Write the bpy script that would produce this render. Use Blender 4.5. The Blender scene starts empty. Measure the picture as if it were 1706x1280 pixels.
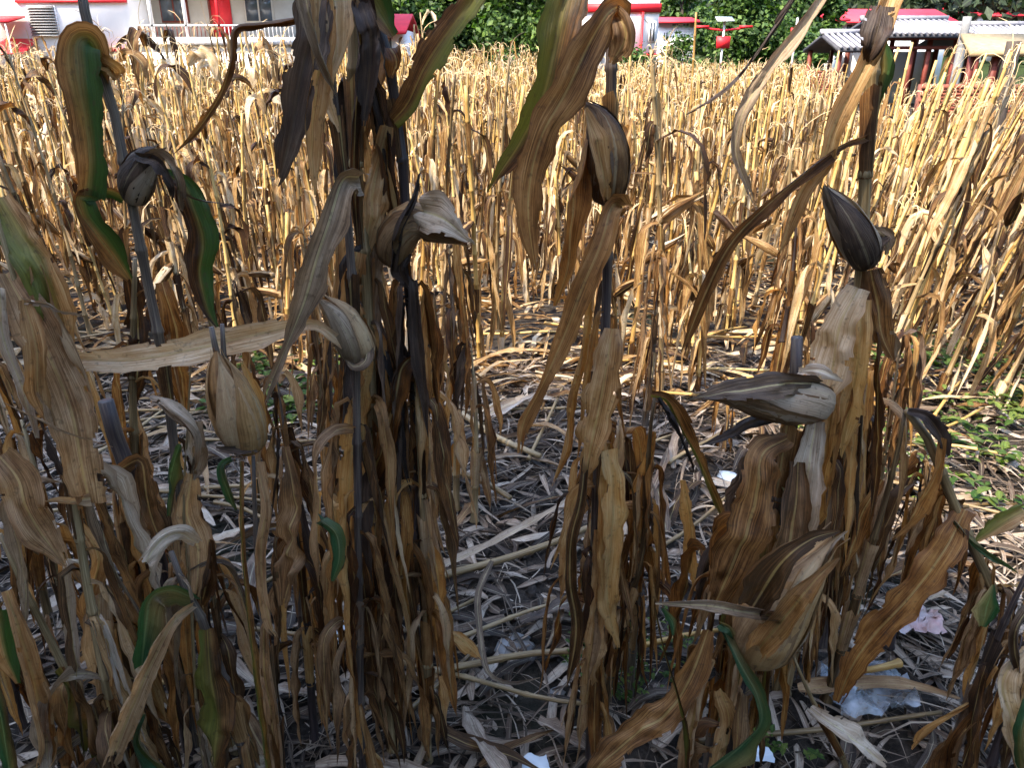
import bpy, math, random
import numpy as np
from mathutils import Vector

R = math.radians
rnd = random.Random(7)
nr = np.random.RandomState(11)
SC = bpy.context.scene
COL = SC.collection

# ------------------------------------------------------------------ camera, sky, sun, exposure
PITCH = R(22.7); FPX = 1289.0; CAMZ = 1.6
cam = bpy.data.cameras.new('camera'); cam.sensor_width = 36; cam.lens = FPX/1706*36
cam.clip_start = .02; cam.clip_end = 2000
co = bpy.data.objects.new('camera', cam); COL.objects.link(co)
co.location = (0, 0, CAMZ); co.rotation_euler = (R(90)-PITCH, 0, 0); SC.camera = co

SUN_EL = R(50); sx, sy = -.72, -.69
w = bpy.data.worlds.new('World'); SC.world = w; w.use_nodes = True
nt = w.node_tree; bg = nt.nodes['Background']
sky = nt.nodes.new('ShaderNodeTexSky'); sky.sky_type = 'NISHITA'; sky.sun_disc = False
sky.sun_elevation = SUN_EL; sky.sun_rotation = math.atan2(sx, sy); sky.air_density = 1.0; sky.dust_density = 1.2
nt.links.new(sky.outputs[0], bg.inputs[0]); bg.inputs[1].default_value = .15
sl = bpy.data.lights.new('sun', 'SUN'); sl.energy = 2.0; sl.angle = R(.6); sl.color = (1, .88, .7)
so = bpy.data.objects.new('sun', sl); COL.objects.link(so)
sd = Vector((sx*math.cos(SUN_EL), sy*math.cos(SUN_EL), math.sin(SUN_EL)))
so.rotation_euler = sd.to_track_quat('Z', 'Y').to_euler(); so.location = (-20, -20, 30)
SC.view_settings.view_transform = 'Standard'; SC.view_settings.look = 'None'
SC.view_settings.gamma = 1; SC.view_settings.exposure = 2.85
SC.render.engine = 'CYCLES'
try:
    SC.cycles.max_bounces = 8; SC.cycles.transmission_bounces = 6; SC.cycles.diffuse_bounces = 4
except Exception: pass

# ------------------------------------------------------------------ pixel <-> place
cp, sp = math.cos(PITCH), math.sin(PITCH)
def P(px, py, Y):
    a = (px-853)/FPX; b = (640-py)/FPX
    dy = cp + b*sp; dz = -sp + b*cp
    t = Y/dy
    return np.array((a*t, Y, CAMZ+dz*t))
def px2m(px, py, Y):
    return Y/(cp+((640-py)/FPX)*sp)/FPX
def ground_z(x, y):
    x = np.asarray(x, float); y = np.asarray(y, float)
    f = np.clip(1-np.hypot(x, y)/30, 0, 1)
    z = f*(.016*np.sin(x*3.1+1.3*np.sin(y*1.7)) + .014*np.sin(y*4.3+x*1.1) + .009*np.sin(x*9.7+y*7.1) + .008*np.sin(x*-13.1+y*15.3)+.03*np.sin(x*.9+y*1.3+2))-.02*f
    d = np.hypot(x, y)
    return z + np.where(d > 75, (d-75)**1.15*.22, 0)

# ------------------------------------------------------------------ object helpers
def tag(o, label=None, cat=None, group=None, kind=None):
    if label: o['label'] = label
    if cat: o['category'] = cat
    if group: o['group'] = group
    if kind: o['kind'] = kind
    return o
def empty(name, loc, label, cat, group=None, rz=0):
    o = bpy.data.objects.new(name, None); COL.objects.link(o); o.location = loc; o.rotation_euler = (0, 0, rz)
    o.empty_display_size = .1
    return tag(o, label, cat, group)
def link(name, me, parent=None):
    o = bpy.data.objects.new(name, me); COL.objects.link(o)
    if parent is not None: o.parent = parent
    return o
def mesh_from(name, V, F, mat, UV=None, smooth=True):
    """V (n,3) array; F list/array of quads (or tris); UV per vertex (n,2)"""
    V = np.asarray(V, np.float32); me = bpy.data.meshes.new(name)
    if isinstance(F, np.ndarray):
        k = F.shape[1]; nf = len(F)
        me.vertices.add(len(V)); me.vertices.foreach_set('co', V.ravel())
        me.loops.add(nf*k); me.loops.foreach_set('vertex_index', F.astype(np.int32).ravel())
        me.polygons.add(nf)
        me.polygons.foreach_set('loop_start', np.arange(0, nf*k, k, dtype=np.int32))
        me.polygons.foreach_set('loop_total', np.full(nf, k, np.int32))
        me.update(calc_edges=True)
        idx = F.astype(np.int64).ravel()
    else:
        me.from_pydata([tuple(map(float, v)) for v in V], [], [tuple(int(i) for i in f) for f in F]); me.update()
        idx = np.zeros(len(me.loops), np.int64); me.loops.foreach_get('vertex_index', idx)
    if UV is not None:
        uv = me.uv_layers.new(name='UVMap'); uv.data.foreach_set('uv', np.asarray(UV, np.float32)[idx].ravel())
    if smooth: me.polygons.foreach_set('use_smooth', np.ones(len(me.polygons), bool))
    if isinstance(mat, (list, tuple)):
        for m in mat: me.materials.append(m)
    else: me.materials.append(mat)
    return me
class G:
    """collects quads"""
    def __init__(s): s.V = []; s.F = []; s.U = []; s.n = 0
    def add(s, V, F, U=None):
        V = np.asarray(V, float).reshape(-1, 3); F = np.asarray(F, int).reshape(-1, 4)
        s.V.append(V); s.F.append(F+s.n); s.U.append(np.zeros((len(V), 2)) if U is None else np.asarray(U, float)); s.n += len(V)
        return s
    def arr(s): return np.concatenate(s.V), np.concatenate(s.F), np.concatenate(s.U)
    def mesh(s, name, mat, off=None, smooth=True):
        V, F, U = s.arr()
        if off is not None: V = V-np.asarray(off, float)
        return mesh_from(name, V, F, mat, U, smooth)
    def obj(s, name, mat, parent=None, off=None, smooth=True):
        return link(name, s.mesh(name, mat, off, smooth), parent)
    def box(s, lo, hi):
        (x0, y0, z0), (x1, y1, z1) = lo, hi
        V = [(x0,y0,z0),(x1,y0,z0),(x1,y1,z0),(x0,y1,z0),(x0,y0,z1),(x1,y0,z1),(x1,y1,z1),(x0,y1,z1)]
        return s.add(V, [(0,3,2,1),(4,5,6,7),(0,1,5,4),(1,2,6,5),(2,3,7,6),(3,0,4,7)])
    def tube(s, pts, rad, n=8, cap=True, vscale=1.0):
        pts = np.asarray(pts, float); k = len(pts); rad = np.broadcast_to(np.asarray(rad, float), (k,))
        T = np.gradient(pts, axis=0); T /= np.linalg.norm(T, axis=1)[:, None]+1e-9
        ref = np.array((.13, .97, .2)) if abs(T[0][1]) < .8 else np.array((1., 0, .1))
        A = np.cross(T, ref); A /= np.linalg.norm(A, axis=1)[:, None]+1e-9; B = np.cross(T, A)
        th = np.linspace(0, 2*math.pi, n, endpoint=False)
        V = pts[:, None, :]+rad[:, None, None]*(np.cos(th)[None, :, None]*A[:, None, :]+np.sin(th)[None, :, None]*B[:, None, :])
        L = np.concatenate([[0], np.cumsum(np.linalg.norm(np.diff(pts, axis=0), axis=1))])
        U = np.stack(np.broadcast_arrays((np.abs(np.arange(n)/n-.5)*2)[None, :], L[:, None]*vscale), -1).reshape(-1, 2)
        i = np.arange(k-1)[:, None]; j = np.arange(n)[None, :]; j2 = (j+1) % n
        F = np.stack([i*n+j, i*n+j2, (i+1)*n+j2, (i+1)*n+j], -1).reshape(-1, 4)
        V = V.reshape(-1, 3)
        if cap:
            V = np.vstack([V, pts[0], pts[-1]]); U = np.vstack([U, U[0], U[-1]]); a = k*n; F = list(map(tuple, F))
            for q in range(0, n, 2):
                F.append((a, (q+2) % n, (q+1) % n, q)); o = (k-1)*n
                F.append((a+1, o+q, o+(q+1) % n, o+(q+2) % n))
        return s.add(V, F, U)
def smooth_path(pts, n):
    """Catmull-Rom through pts, resampled to n points of even arc length; any number of columns"""
    pts = np.asarray(pts, float)
    if len(pts) < 3:
        t = np.linspace(0, 1, n)[:, None]; return pts[0]*(1-t)+pts[-1]*t
    p = np.vstack([2*pts[0]-pts[1], pts, 2*pts[-1]-pts[-2]]); out = []
    for i in range(len(pts)-1):
        t = np.linspace(0, 1, 14, endpoint=False)[:, None]; a, b, c, d = p[i:i+4]
        out.append(.5*((2*b)+(-a+c)*t+(2*a-5*b+4*c-d)*t*t+(-a+3*b-3*c+d)*t**3))
    out = np.vstack(out+[pts[-1:]])
    L = np.concatenate([[0], np.cumsum(np.linalg.norm(np.diff(out[:, :3], axis=0), axis=1))])
    s = np.linspace(0, L[-1], n)
    return np.stack([np.interp(s, L, out[:, k]) for k in range(out.shape[1])], 1)
def unit(v): return v/(np.linalg.norm(v, axis=-1, keepdims=True)+1e-9)

def leaf_geo(C, W, face, phi=0., fold=.45, ripple=.1, m=4, seed=0, curl=0., rag=.1):
    """C (n,3) centre line, W (n) widths, face: vectors the blade faces"""
    n = len(C); r = np.random.RandomState(seed)
    T = unit(np.gradient(C, axis=0)); S = unit(np.cross(T, face)); N = np.cross(S, T)
    phi = np.broadcast_to(np.asarray(phi, float), (n,))[:, None]
    S2 = S*np.cos(phi)+N*np.sin(phi); N2 = -S*np.sin(phi)+N*np.cos(phi)
    L = np.concatenate([[0], np.cumsum(np.linalg.norm(np.diff(C, axis=0), axis=1))])
    a = np.linspace(-1, 1, m+1)
    ph = r.rand(6)*6.28; wl = .03+.03*r.rand()
    V = np.zeros((n, m+1, 3))
    kn = max(4, int(L[-1]/.013)+2); xk = np.linspace(0, L[-1]+1e-6, kn)
    jag = [np.interp(L, xk, r.uniform(-1, 1, kn)) for _ in range(2)]
    kc = max(4, int(L[-1]/.03)+2); xc = np.linspace(0, L[-1]+1e-6, kc)
    nk = 3 if m > 2 else 1
    cr = [np.interp(L, xc, r.normal(0, 1, kc)) for _ in range(nk)]
    for j, aj in enumerate(a):
        sd_ = 0 if aj < 0 else 3
        edge = 1+rag*(np.sin(L/(wl*.8)*2+ph[sd_])*.6+np.sin(L/(wl*.37)+ph[sd_+1])*.5)*abs(aj)+rag*.75*jag[0 if aj < 0 else 1]*abs(aj)**3
        fo = fold+curl*abs(aj)
        h = W/2*abs(aj)*edge
        rip = ripple*W*abs(aj)**1.5*(np.sin(L/wl+ph[sd_+2])+.6*np.sin(L/(wl*.43)+ph[5-sd_]))
        V[:, j] = C+S2*(np.sign(aj)*h*np.cos(fo))[:, None]+N2*(h*np.sin(fo)+rip+ripple*.45*W*sum(c*math.sin((q+1)*aj*2.1+ph[q]) for q, c in enumerate(cr)))[:, None]
    if m % 2 == 0: V[:, m//2] -= N2*(W*.04)[:, None]
    i = np.arange(n-1)[:, None]; j = np.arange(m)[None, :]; q = m+1
    F = np.stack([i*q+j, i*q+j+1, (i+1)*q+j+1, (i+1)*q+j], -1).reshape(-1, 4)
    U = np.stack(np.broadcast_arrays(((a+1)/2)[None, :], L[:, None]), -1).reshape(-1, 2)
    return V.reshape(-1, 3), F, U
PROF_S = np.array([0, .08, .25, .5, .72, .88, 1]); PROF_W = np.array([.38, .6, .95, 1, .75, .4, .03])
def prof(n): return np.interp(np.linspace(0, 1, n), PROF_S, PROF_W)

# ------------------------------------------------------------------ materials
def newmat(name):
    m = bpy.data.materials.new(name); m.use_nodes = True; nt = m.node_tree
    for x in list(nt.nodes): nt.nodes.remove(x)
    return m, nt, nt.nodes.new('ShaderNodeOutputMaterial')
def N(nt, t, **k):
    n = nt.nodes.new(t)
    for a, b in k.items():
        if a.startswith('i_'): n.inputs[int(a[2:])].default_value = b
        else: setattr(n, a, b)
    return n
def ramp(nt, fac, stops):
    r = nt.nodes.new('ShaderNodeValToRGB'); e = r.color_ramp.elements
    while len(e) > 1: e.remove(e[-1])
    e[0].position = stops[0][0]; e[0].color = (*stops[0][1], 1)
    for p, c in stops[1:]:
        x = e.new(p); x.color = (*c, 1)
    nt.links.new(fac, r.inputs[0]); return r.outputs[0]
def mathn(nt, op, a, b=None, c=None):
    n = nt.nodes.new('ShaderNodeMath'); n.operation = op
    for i, v in enumerate((a, b, c)):
        if v is None: continue
        if isinstance(v, (int, float)): n.inputs[i].default_value = v
        else: nt.links.new(v, n.inputs[i])
    return n.outputs[0]
def mixc(nt, fac, a, b, mode='MIX'):
    n = nt.nodes.new('ShaderNodeMix'); n.data_type = 'RGBA'; n.blend_type = mode
    for i, v in ((0, fac), (6, a), (7, b)):
        if isinstance(v, (int, float)): n.inputs[i].default_value = v
        elif isinstance(v, tuple): n.inputs[i].default_value = (*v, 1)
        else: nt.links.new(v, n.inputs[i])
    return n.outputs[2]
def leaf_mat(name, stops, rib=(.42, .33, .13), green=None, streak=1., gcol=(.035, .11, .02), transl=.42, spec=.35, rough=.6, var=.62, patch=.5, side=0., warm=(1.25, .9, .55)):
    m, nt, out = newmat(name); lk = nt.links.new
    uv = N(nt, 'ShaderNodeUVMap'); tc = N(nt, 'ShaderNodeTexCoord'); ge = N(nt, 'ShaderNodeNewGeometry'); oi = N(nt, 'ShaderNodeObjectInfo')
    rand = mathn(nt, 'FRACT', mathn(nt, 'ADD', oi.outputs['Random'], ge.outputs['Random Per Island']))
    sp_ = N(nt, 'ShaderNodeSeparateXYZ'); lk(uv.outputs[0], sp_.inputs[0]); u, v = sp_.outputs[0], sp_.outputs[1]
    cb = N(nt, 'ShaderNodeCombineXYZ'); lk(mathn(nt, 'MULTIPLY', u, 26), cb.inputs[0]); lk(mathn(nt, 'MULTIPLY', v, 9), cb.inputs[1]); lk(mathn(nt, 'MULTIPLY', rand, 37), cb.inputs[2])
    st = N(nt, 'ShaderNodeTexNoise'); st.inputs['Scale'].default_value = 1; st.inputs['Detail'].default_value = 3; lk(cb.outputs[0], st.inputs['Vector'])
    cb2 = N(nt, 'ShaderNodeCombineXYZ'); lk(mathn(nt, 'MULTIPLY', u, 1.6), cb2.inputs[0]); lk(mathn(nt, 'MULTIPLY', v, 11), cb2.inputs[1]); lk(mathn(nt, 'MULTIPLY', rand, 91), cb2.inputs[2])
    pa = N(nt, 'ShaderNodeTexNoise'); pa.inputs['Scale'].default_value = 1; pa.inputs['Detail'].default_value = 5; pa.inputs['Roughness'].default_value = .65; lk(cb2.outputs[0], pa.inputs['Vector'])
    f = mathn(nt, 'ADD', mathn(nt, 'MULTIPLY', mathn(nt, 'MULTIPLY_ADD', mathn(nt, 'SUBTRACT', st.outputs[0], .5), streak, .5), .55), mathn(nt, 'MULTIPLY', pa.outputs[0], patch*1.6))
    f = mathn(nt, 'ADD', f, mathn(nt, 'MULTIPLY', mathn(nt, 'SUBTRACT', rand, .5), var))
    cbf = N(nt, 'ShaderNodeCombineXYZ'); lk(mathn(nt, 'MULTIPLY', u, 75), cbf.inputs[0]); lk(mathn(nt, 'MULTIPLY', v, 5), cbf.inputs[1]); lk(mathn(nt, 'MULTIPLY', rand, 17), cbf.inputs[2])
    sf = N(nt, 'ShaderNodeTexNoise'); sf.inputs['Scale'].default_value = 1; sf.inputs['Detail'].default_value = 1; lk(cbf.outputs[0], sf.inputs['Vector'])
    f = mathn(nt, 'ADD', f, mathn(nt, 'MULTIPLY', mathn(nt, 'SUBTRACT', sf.outputs[0], .5), .55*streak))
    f = mathn(nt, 'MULTIPLY_ADD', mathn(nt, 'SUBTRACT', f, .74), 1.35, .5)
    col = ramp(nt, f, stops)
    au = mathn(nt, 'ABSOLUTE', mathn(nt, 'SUBTRACT', u, .5))
    if green is not None:
        g = N(nt, 'ShaderNodeTexNoise'); g.inputs['Scale'].default_value = 1; g.inputs['Detail'].default_value = 2
        cb3 = N(nt, 'ShaderNodeCombineXYZ'); lk(mathn(nt, 'MULTIPLY', u, 1.3), cb3.inputs[0]); lk(mathn(nt, 'MULTIPLY', v, 3.5), cb3.inputs[1]); lk(mathn(nt, 'MULTIPLY', rand, 13), cb3.inputs[2]); lk(cb3.outputs[0], g.inputs['Vector'])
        gm = mathn(nt, 'MULTIPLY', mathn(nt, 'ADD', mathn(nt, 'SUBTRACT', g.outputs[0], .5), green), 1)
        gm = mathn(nt, 'ADD', gm, mathn(nt, 'MULTIPLY', mathn(nt, 'SUBTRACT', u, .5), side))
        mr = N(nt, 'ShaderNodeMapRange'); mr.inputs[1].default_value = .36; mr.inputs[2].default_value = .66; lk(gm, mr.inputs[0])
        yl = N(nt, 'ShaderNodeMapRange'); yl.inputs[1].default_value = .25; yl.inputs[2].default_value = .45; lk(gm, yl.inputs[0])
        col = mixc(nt, mathn(nt, 'MULTIPLY', yl.outputs[0], .6), col, (.16, .13, .035))
        gc = mixc(nt, st.outputs[0], tuple(c*.55 for c in gcol), tuple(c*1.7 for c in gcol))
        col = mixc(nt, mr.outputs[0], col, gc)
    rm = N(nt, 'ShaderNodeMapRange'); rm.inputs[1].default_value = .04; rm.inputs[2].default_value = .02; lk(au, rm.inputs[0])
    col = mixc(nt, mathn(nt, 'MULTIPLY', mathn(nt, 'MULTIPLY', rm.outputs[0], pa.outputs[0]), 1.0), col, rib)
    # dried dark margins, broken up
    em = N(nt, 'ShaderNodeMapRange'); em.inputs[1].default_value = .36; em.inputs[2].default_value = .52; lk(mathn(nt, 'ADD', au, mathn(nt, 'MULTIPLY', mathn(nt, 'SUBTRACT', pa.outputs[0], .5), .5)), em.inputs[0])
    col = mixc(nt, mathn(nt, 'MULTIPLY', em.outputs[0], .55), col, mixc(nt, 1.0, col, (.42, .3, .22), 'MULTIPLY'))
    # mould specks and stains
    sn = N(nt, 'ShaderNodeTexNoise'); sn.inputs['Scale'].default_value = 95; sn.inputs['Detail'].default_value = 2; lk(tc.outputs['Object'], sn.inputs['Vector'])
    sm = N(nt, 'ShaderNodeMapRange'); sm.inputs[1].default_value = .6; sm.inputs[2].default_value = .72; lk(sn.outputs[0], sm.inputs[0])
    col = mixc(nt, mathn(nt, 'MULTIPLY', sm.outputs[0], .45), col, (.06, .038, .022))
    bs = N(nt, 'ShaderNodeBsdfPrincipled'); lk(col, bs.inputs['Base Color']); bs.inputs['Roughness'].default_value = rough
    bs.inputs['Specular IOR Level'].default_value = spec
    bump = N(nt, 'ShaderNodeBump'); bump.inputs['Strength'].default_value = .9; bump.inputs['Distance'].default_value = .003
    lk(mathn(nt, 'ADD', st.outputs[0], mathn(nt, 'MULTIPLY', pa.outputs[0], 1.2)), bump.inputs['Height']); lk(bump.outputs[0], bs.inputs['Normal'])
    tr = N(nt, 'ShaderNodeBsdfTranslucent'); lk(mixc(nt, 1.0, col, warm, 'MULTIPLY'), tr.inputs[0])
    mx = N(nt, 'ShaderNodeMixShader'); mx.inputs[0].default_value = transl; lk(bs.outputs[0], mx.inputs[1]); lk(tr.outputs[0], mx.inputs[2]); lk(mx.outputs[0], out.inputs[0])
    return m
def plain(name, col, rough=.8, scale=4, var=.25, spec=.3, bump=0, metal=0, coords='Object', dirt=None, bdist=.01):
    m, nt, out = newmat(name); lk = nt.links.new
    tc = N(nt, 'ShaderNodeTexCoord'); no = N(nt, 'ShaderNodeTexNoise'); no.inputs['Scale'].default_value = scale; no.inputs['Detail'].default_value = 6; no.inputs['Roughness'].default_value = .65
    lk(tc.outputs[coords], no.inputs['Vector'])
    oi = N(nt, 'ShaderNodeObjectInfo')
    f = mathn(nt, 'ADD', no.outputs[0], mathn(nt, 'MULTIPLY', mathn(nt, 'SUBTRACT', oi.outputs['Random'], .5), .35))
    c = ramp(nt, f, [(.25, tuple(x*(1-var) for x in col)), (.75, tuple(min(1, x*(1+var)) for x in col))])
    if dirt:
        n2 = N(nt, 'ShaderNodeTexNoise'); n2.inputs['Scale'].default_value = scale*.35; n2.inputs['Detail'].default_value = 8; lk(tc.outputs[coords], n2.inputs['Vector'])
        mr = N(nt, 'ShaderNodeMapRange'); mr.inputs[1].default_value = .5; mr.inputs[2].default_value = .72; lk(n2.outputs[0], mr.inputs[0])
        c = mixc(nt, mathn(nt, 'MULTIPLY', mr.outputs[0], .6), c, dirt)
    bs = N(nt, 'ShaderNodeBsdfPrincipled'); lk(c, bs.inputs['Base Color']); bs.inputs['Roughness'].default_value = rough; bs.inputs['Metallic'].default_value = metal
    bs.inputs['Specular IOR Level'].default_value = spec
    if bump:
        b = N(nt, 'ShaderNodeBump'); b.inputs['Strength'].default_value = bump; b.inputs['Distance'].default_value = bdist; lk(no.outputs[0], b.inputs['Height']); lk(b.outputs[0], bs.inputs['Normal'])
    lk(bs.outputs[0], out.inputs[0]); return m

BROWN = [(0, (.022, .01, .004)), (.28, (.1, .045, .014)), (.52, (.25, .13, .045)), (.78, (.4, .24, .1)), (1, (.52, .38, .2))]
TAN = [(0, (.05, .028, .012)), (.3, (.18, .1, .045)), (.55, (.35, .225, .115)), (.8, (.48, .35, .2)), (1, (.6, .49, .34))]
GREY = [(0, (.06, .038, .024)), (.3, (.2, .14, .085)), (.6, (.35, .265, .18)), (1, (.55, .47, .37))]
RUST = [(0, (.03, .012, .004)), (.28, (.15, .06, .013)), (.52, (.32, .155, .042)), (.78, (.46, .27, .09)), (1, (.54, .38, .17))]
DARK = [(0, (.012, .008, .007)), (.4, (.045, .027, .018)), (.7, (.11, .07, .045)), (1, (.22, .16, .11))]
STRAW = [(0, (.035, .015, .006)), (.25, (.15, .072, .02)), (.48, (.32, .185, .07)), (.72, (.48, .34, .18)), (1, (.68, .59, .43))]
M = dict(
    brown=leaf_mat('dry_leaf_brown', BROWN), tan=leaf_mat('dry_leaf_tan', TAN, rib=(.48, .38, .16)),
    grey=leaf_mat('dry_leaf_grey', GREY, rib=(.5, .44, .22), transl=.22), rust=leaf_mat('dry_leaf_rust', RUST, transl=.42),
    dark=leaf_mat('withered_leaf_dark', DARK, rib=(.09, .06, .03), transl=.15),
    half=leaf_mat('half_green_leaf', BROWN, green=.5, side=-.9, rib=(.16, .15, .05), gcol=(.03, .065, .014)),
    olive=leaf_mat('olive_leaf', BROWN, green=.4, side=.7, rib=(.3, .25, .07), gcol=(.1, .11, .02)),
    green=leaf_mat('green_leaf', TAN, green=.6, side=.4, rib=(.2, .24, .13), gcol=(.03, .075, .034), spec=.5, rough=.4, warm=(1, 1.05, .5)),
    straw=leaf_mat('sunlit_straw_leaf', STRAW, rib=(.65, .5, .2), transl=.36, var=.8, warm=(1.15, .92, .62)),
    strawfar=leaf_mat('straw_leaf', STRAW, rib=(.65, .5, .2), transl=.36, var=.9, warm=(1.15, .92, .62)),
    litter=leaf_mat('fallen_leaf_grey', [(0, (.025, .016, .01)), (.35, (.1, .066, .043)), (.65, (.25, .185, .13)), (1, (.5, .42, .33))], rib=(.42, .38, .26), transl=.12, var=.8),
)
for kk, rmp in (('brown', BROWN), ('tan', TAN), ('grey', GREY), ('dark', DARK)): M[kk+'_husk'] = leaf_mat('papery_husk_'+kk, rmp, rib=(.3, .24, .14), transl=.2, var=.3, streak=.4, patch=.6)
def stalk_mat(name, stops, scale=1.):
    m, nt, out = newmat(name); lk = nt.links.new
    uv = N(nt, 'ShaderNodeUVMap'); sp_ = N(nt, 'ShaderNodeSeparateXYZ'); lk(uv.outputs[0], sp_.inputs[0])
    ge = N(nt, 'ShaderNodeNewGeometry'); oi = N(nt, 'ShaderNodeObjectInfo')
    rand = mathn(nt, 'FRACT', mathn(nt, 'ADD', oi.outputs['Random'], ge.outputs['Random Per Island']))
    cb = N(nt, 'ShaderNodeCombineXYZ'); lk(mathn(nt, 'MULTIPLY', sp_.outputs[0], 12), cb.inputs[0]); lk(mathn(nt, 'MULTIPLY', sp_.outputs[1], 10), cb.inputs[1]); lk(mathn(nt, 'MULTIPLY', rand, 50), cb.inputs[2])
    no = N(nt, 'ShaderNodeTexNoise'); no.inputs['Scale'].default_value = 1; no.inputs['Detail'].default_value = 5; lk(cb.outputs[0], no.inputs['Vector'])
    f = mathn(nt, 'ADD', no.outputs[0], mathn(nt, 'MULTIPLY', mathn(nt, 'SUBTRACT', rand, .5), .45))
    c = ramp(nt, f, stops)
    bs = N(nt, 'ShaderNodeBsdfPrincipled'); lk(c, bs.inputs['Base Color']); bs.inputs['Roughness'].default_value = .5; bs.inputs['Specular IOR Level'].default_value = .35
    b = N(nt, 'ShaderNodeBump'); b.inputs['Strength'].default_value = .5; b.inputs['Distance'].default_value = .002; lk(no.outputs[0], b.inputs['Height']); lk(b.outputs[0], bs.inputs['Normal'])
    lk(bs.outputs[0], out.inputs[0]); return m
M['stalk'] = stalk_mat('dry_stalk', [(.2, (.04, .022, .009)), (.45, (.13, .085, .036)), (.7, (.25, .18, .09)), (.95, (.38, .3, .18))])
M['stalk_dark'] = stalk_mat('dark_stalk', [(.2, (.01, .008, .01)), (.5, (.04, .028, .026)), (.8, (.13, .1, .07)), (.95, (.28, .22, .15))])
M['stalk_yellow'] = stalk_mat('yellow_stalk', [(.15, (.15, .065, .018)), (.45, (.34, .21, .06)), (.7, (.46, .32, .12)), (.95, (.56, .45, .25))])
M['tassel'] = plain('tassel_straw', (.5, .36, .2), .8, 20, .3)
M['soil'] = plain('soil', (.035, .028, .022), .95, 14, .6, .2, bump=1, bdist=.03, dirt=(.07, .055, .045))
M['woods'] = leaf_mat('woods_foliage', [(0, (.005, .01, .004)), (.4, (.011, .022, .009)), (.75, (.022, .038, .015)), (1, (.04, .06, .026))], rib=(.05, .08, .03), transl=.25, var=.8, warm=(.9, 1.1, .5))  # darker foliage copy: hillside shade and haze are put into the colour
M['leafgreen'] = leaf_mat('tree_foliage', [(0, (.012, .035, .006)), (.4, (.035, .08, .013)), (.75, (.075, .14, .022)), (1, (.13, .2, .04))], rib=(.05, .1, .02), transl=.3, var=1.0, warm=(.9, 1.2, .4))  # brighter foliage copy: the lit look of the trees is put into the colour
M['weed'] = leaf_mat('weed_green', [(0, (.03, .08, .01)), (.5, (.085, .13, .022)), (1, (.22, .26, .05))], rib=(.12, .24, .05), transl=.4, var=.6, warm=(.9, 1.2, .3))
M['bark'] = plain('bark', (.07, .055, .045), .9, 12, .4, bump=.8)
M['whitewall'] = plain('white_render', (.78, .77, .76), .85, 1.2, .06, dirt=(.6, .59, .56))
M['greywall'] = plain('beige_wall', (.42, .38, .32), .85, 1.5, .12)
M['red'] = plain('red_paint', (.62, .022, .03), .5, 3, .18)
M['redtile'] = plain('red_roof_sheet', (.66, .03, .05), .6, 2, .2)
M['redwood'] = plain('red_brown_timber', (.13, .028, .018), .6, 5, .3)
M['greytile'] = plain('grey_tile', (.26, .26, .29), .8, 5, .35)
M['greytile_dark'] = plain('dark_tile_bed', (.06, .06, .07), .85, 5, .3)
M['glass'] = plain('window_glass', (.05, .06, .07), .12, 1, .3, spec=.6)
M['concrete'] = plain('concrete', (.2, .2, .2), .85, 5, .2, bump=.2)
M['brick'] = plain('red_brick', (.2, .06, .035), .9, 9, .35, bump=.4)
M['mortar'] = plain('brick_core', (.14, .05, .035), .95, 9, .3)
M['thatch'] = plain('tan_roof', (.3, .22, .12), .9, 6, .3, bump=.4)
M['stone'] = plain('pale_stone', (.2, .2, .195), .8, 14, .3, bump=.6)
M['white_plastic'] = plain('white_plastic', (.42, .46, .48), .35, 10, .12, spec=.5)
M['metal'] = plain('galvanised_pole', (.6, .6, .6), .45, 5, .1, metal=.3)
M['panel'] = plain('solar_panel', (.45, .5, .48), .25, 3, .15)

# ------------------------------------------------------------------ ground and hills
def axis(fine, far, n):
    s = np.linspace(-1, 1, n); k = 6.0
    return fine*0 + far*np.sinh(k*s)/math.sinh(k)
gx = axis(0, 420, 260); gy = axis(0, 420, 300)+2
X, Y_ = np.meshgrid(gx, gy); Z = ground_z(X, Y_)
V = np.stack([X, Y_, Z], -1).reshape(-1, 3); a, b = X.shape
i = np.arange(a-1)[:, None]; j = np.arange(b-1)[None, :]
F = np.stack([i*b+j, i*b+j+1, (i+1)*b+j+1, (i+1)*b+j], -1).reshape(-1, 4)
# woods floor colour far away, soil near: by real position
m, nt_, out = newmat('ground'); lk = nt_.links.new
tc = N(nt_, 'ShaderNodeTexCoord'); n1 = N(nt_, 'ShaderNodeTexNoise'); n1.inputs['Scale'].default_value = 22; n1.inputs['Detail'].default_value = 10; n1.inputs['Roughness'].default_value = .75; lk(tc.outputs['Object'], n1.inputs['Vector'])
soilc = ramp(nt_, n1.outputs[0], [(.3, (.01, .008, .007)), (.5, (.035, .028, .022)), (.62, (.07, .055, .042)), (.78, (.15, .12, .09))])
n2 = N(nt_, 'ShaderNodeTexNoise'); n2.inputs['Scale'].default_value = .4; n2.inputs['Detail'].default_value = 6; lk(tc.outputs['Object'], n2.inputs['Vector'])
hillc = ramp(nt_, n2.outputs[0], [(.35, (.012, .022, .007)), (.7, (.03, .045, .014))])
n3 = N(nt_, 'ShaderNodeTexNoise'); n3.inputs['Scale'].default_value = 1.1; n3.inputs['Detail'].default_value = 4; lk(tc.outputs['Object'], n3.inputs['Vector'])
mossm = N(nt_, 'ShaderNodeMapRange'); mossm.inputs[1].default_value = .54; mossm.inputs[2].default_value = .66; lk(n3.outputs[0], mossm.inputs[0])
soilc = mixc(nt_, mathn(nt_, 'MULTIPLY', mossm.outputs[0], .55), soilc, (.028, .042, .016))
ln = N(nt_, 'ShaderNodeVectorMath'); ln.operation = 'LENGTH'; lk(tc.outputs['Object'], ln.inputs[0])
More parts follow.
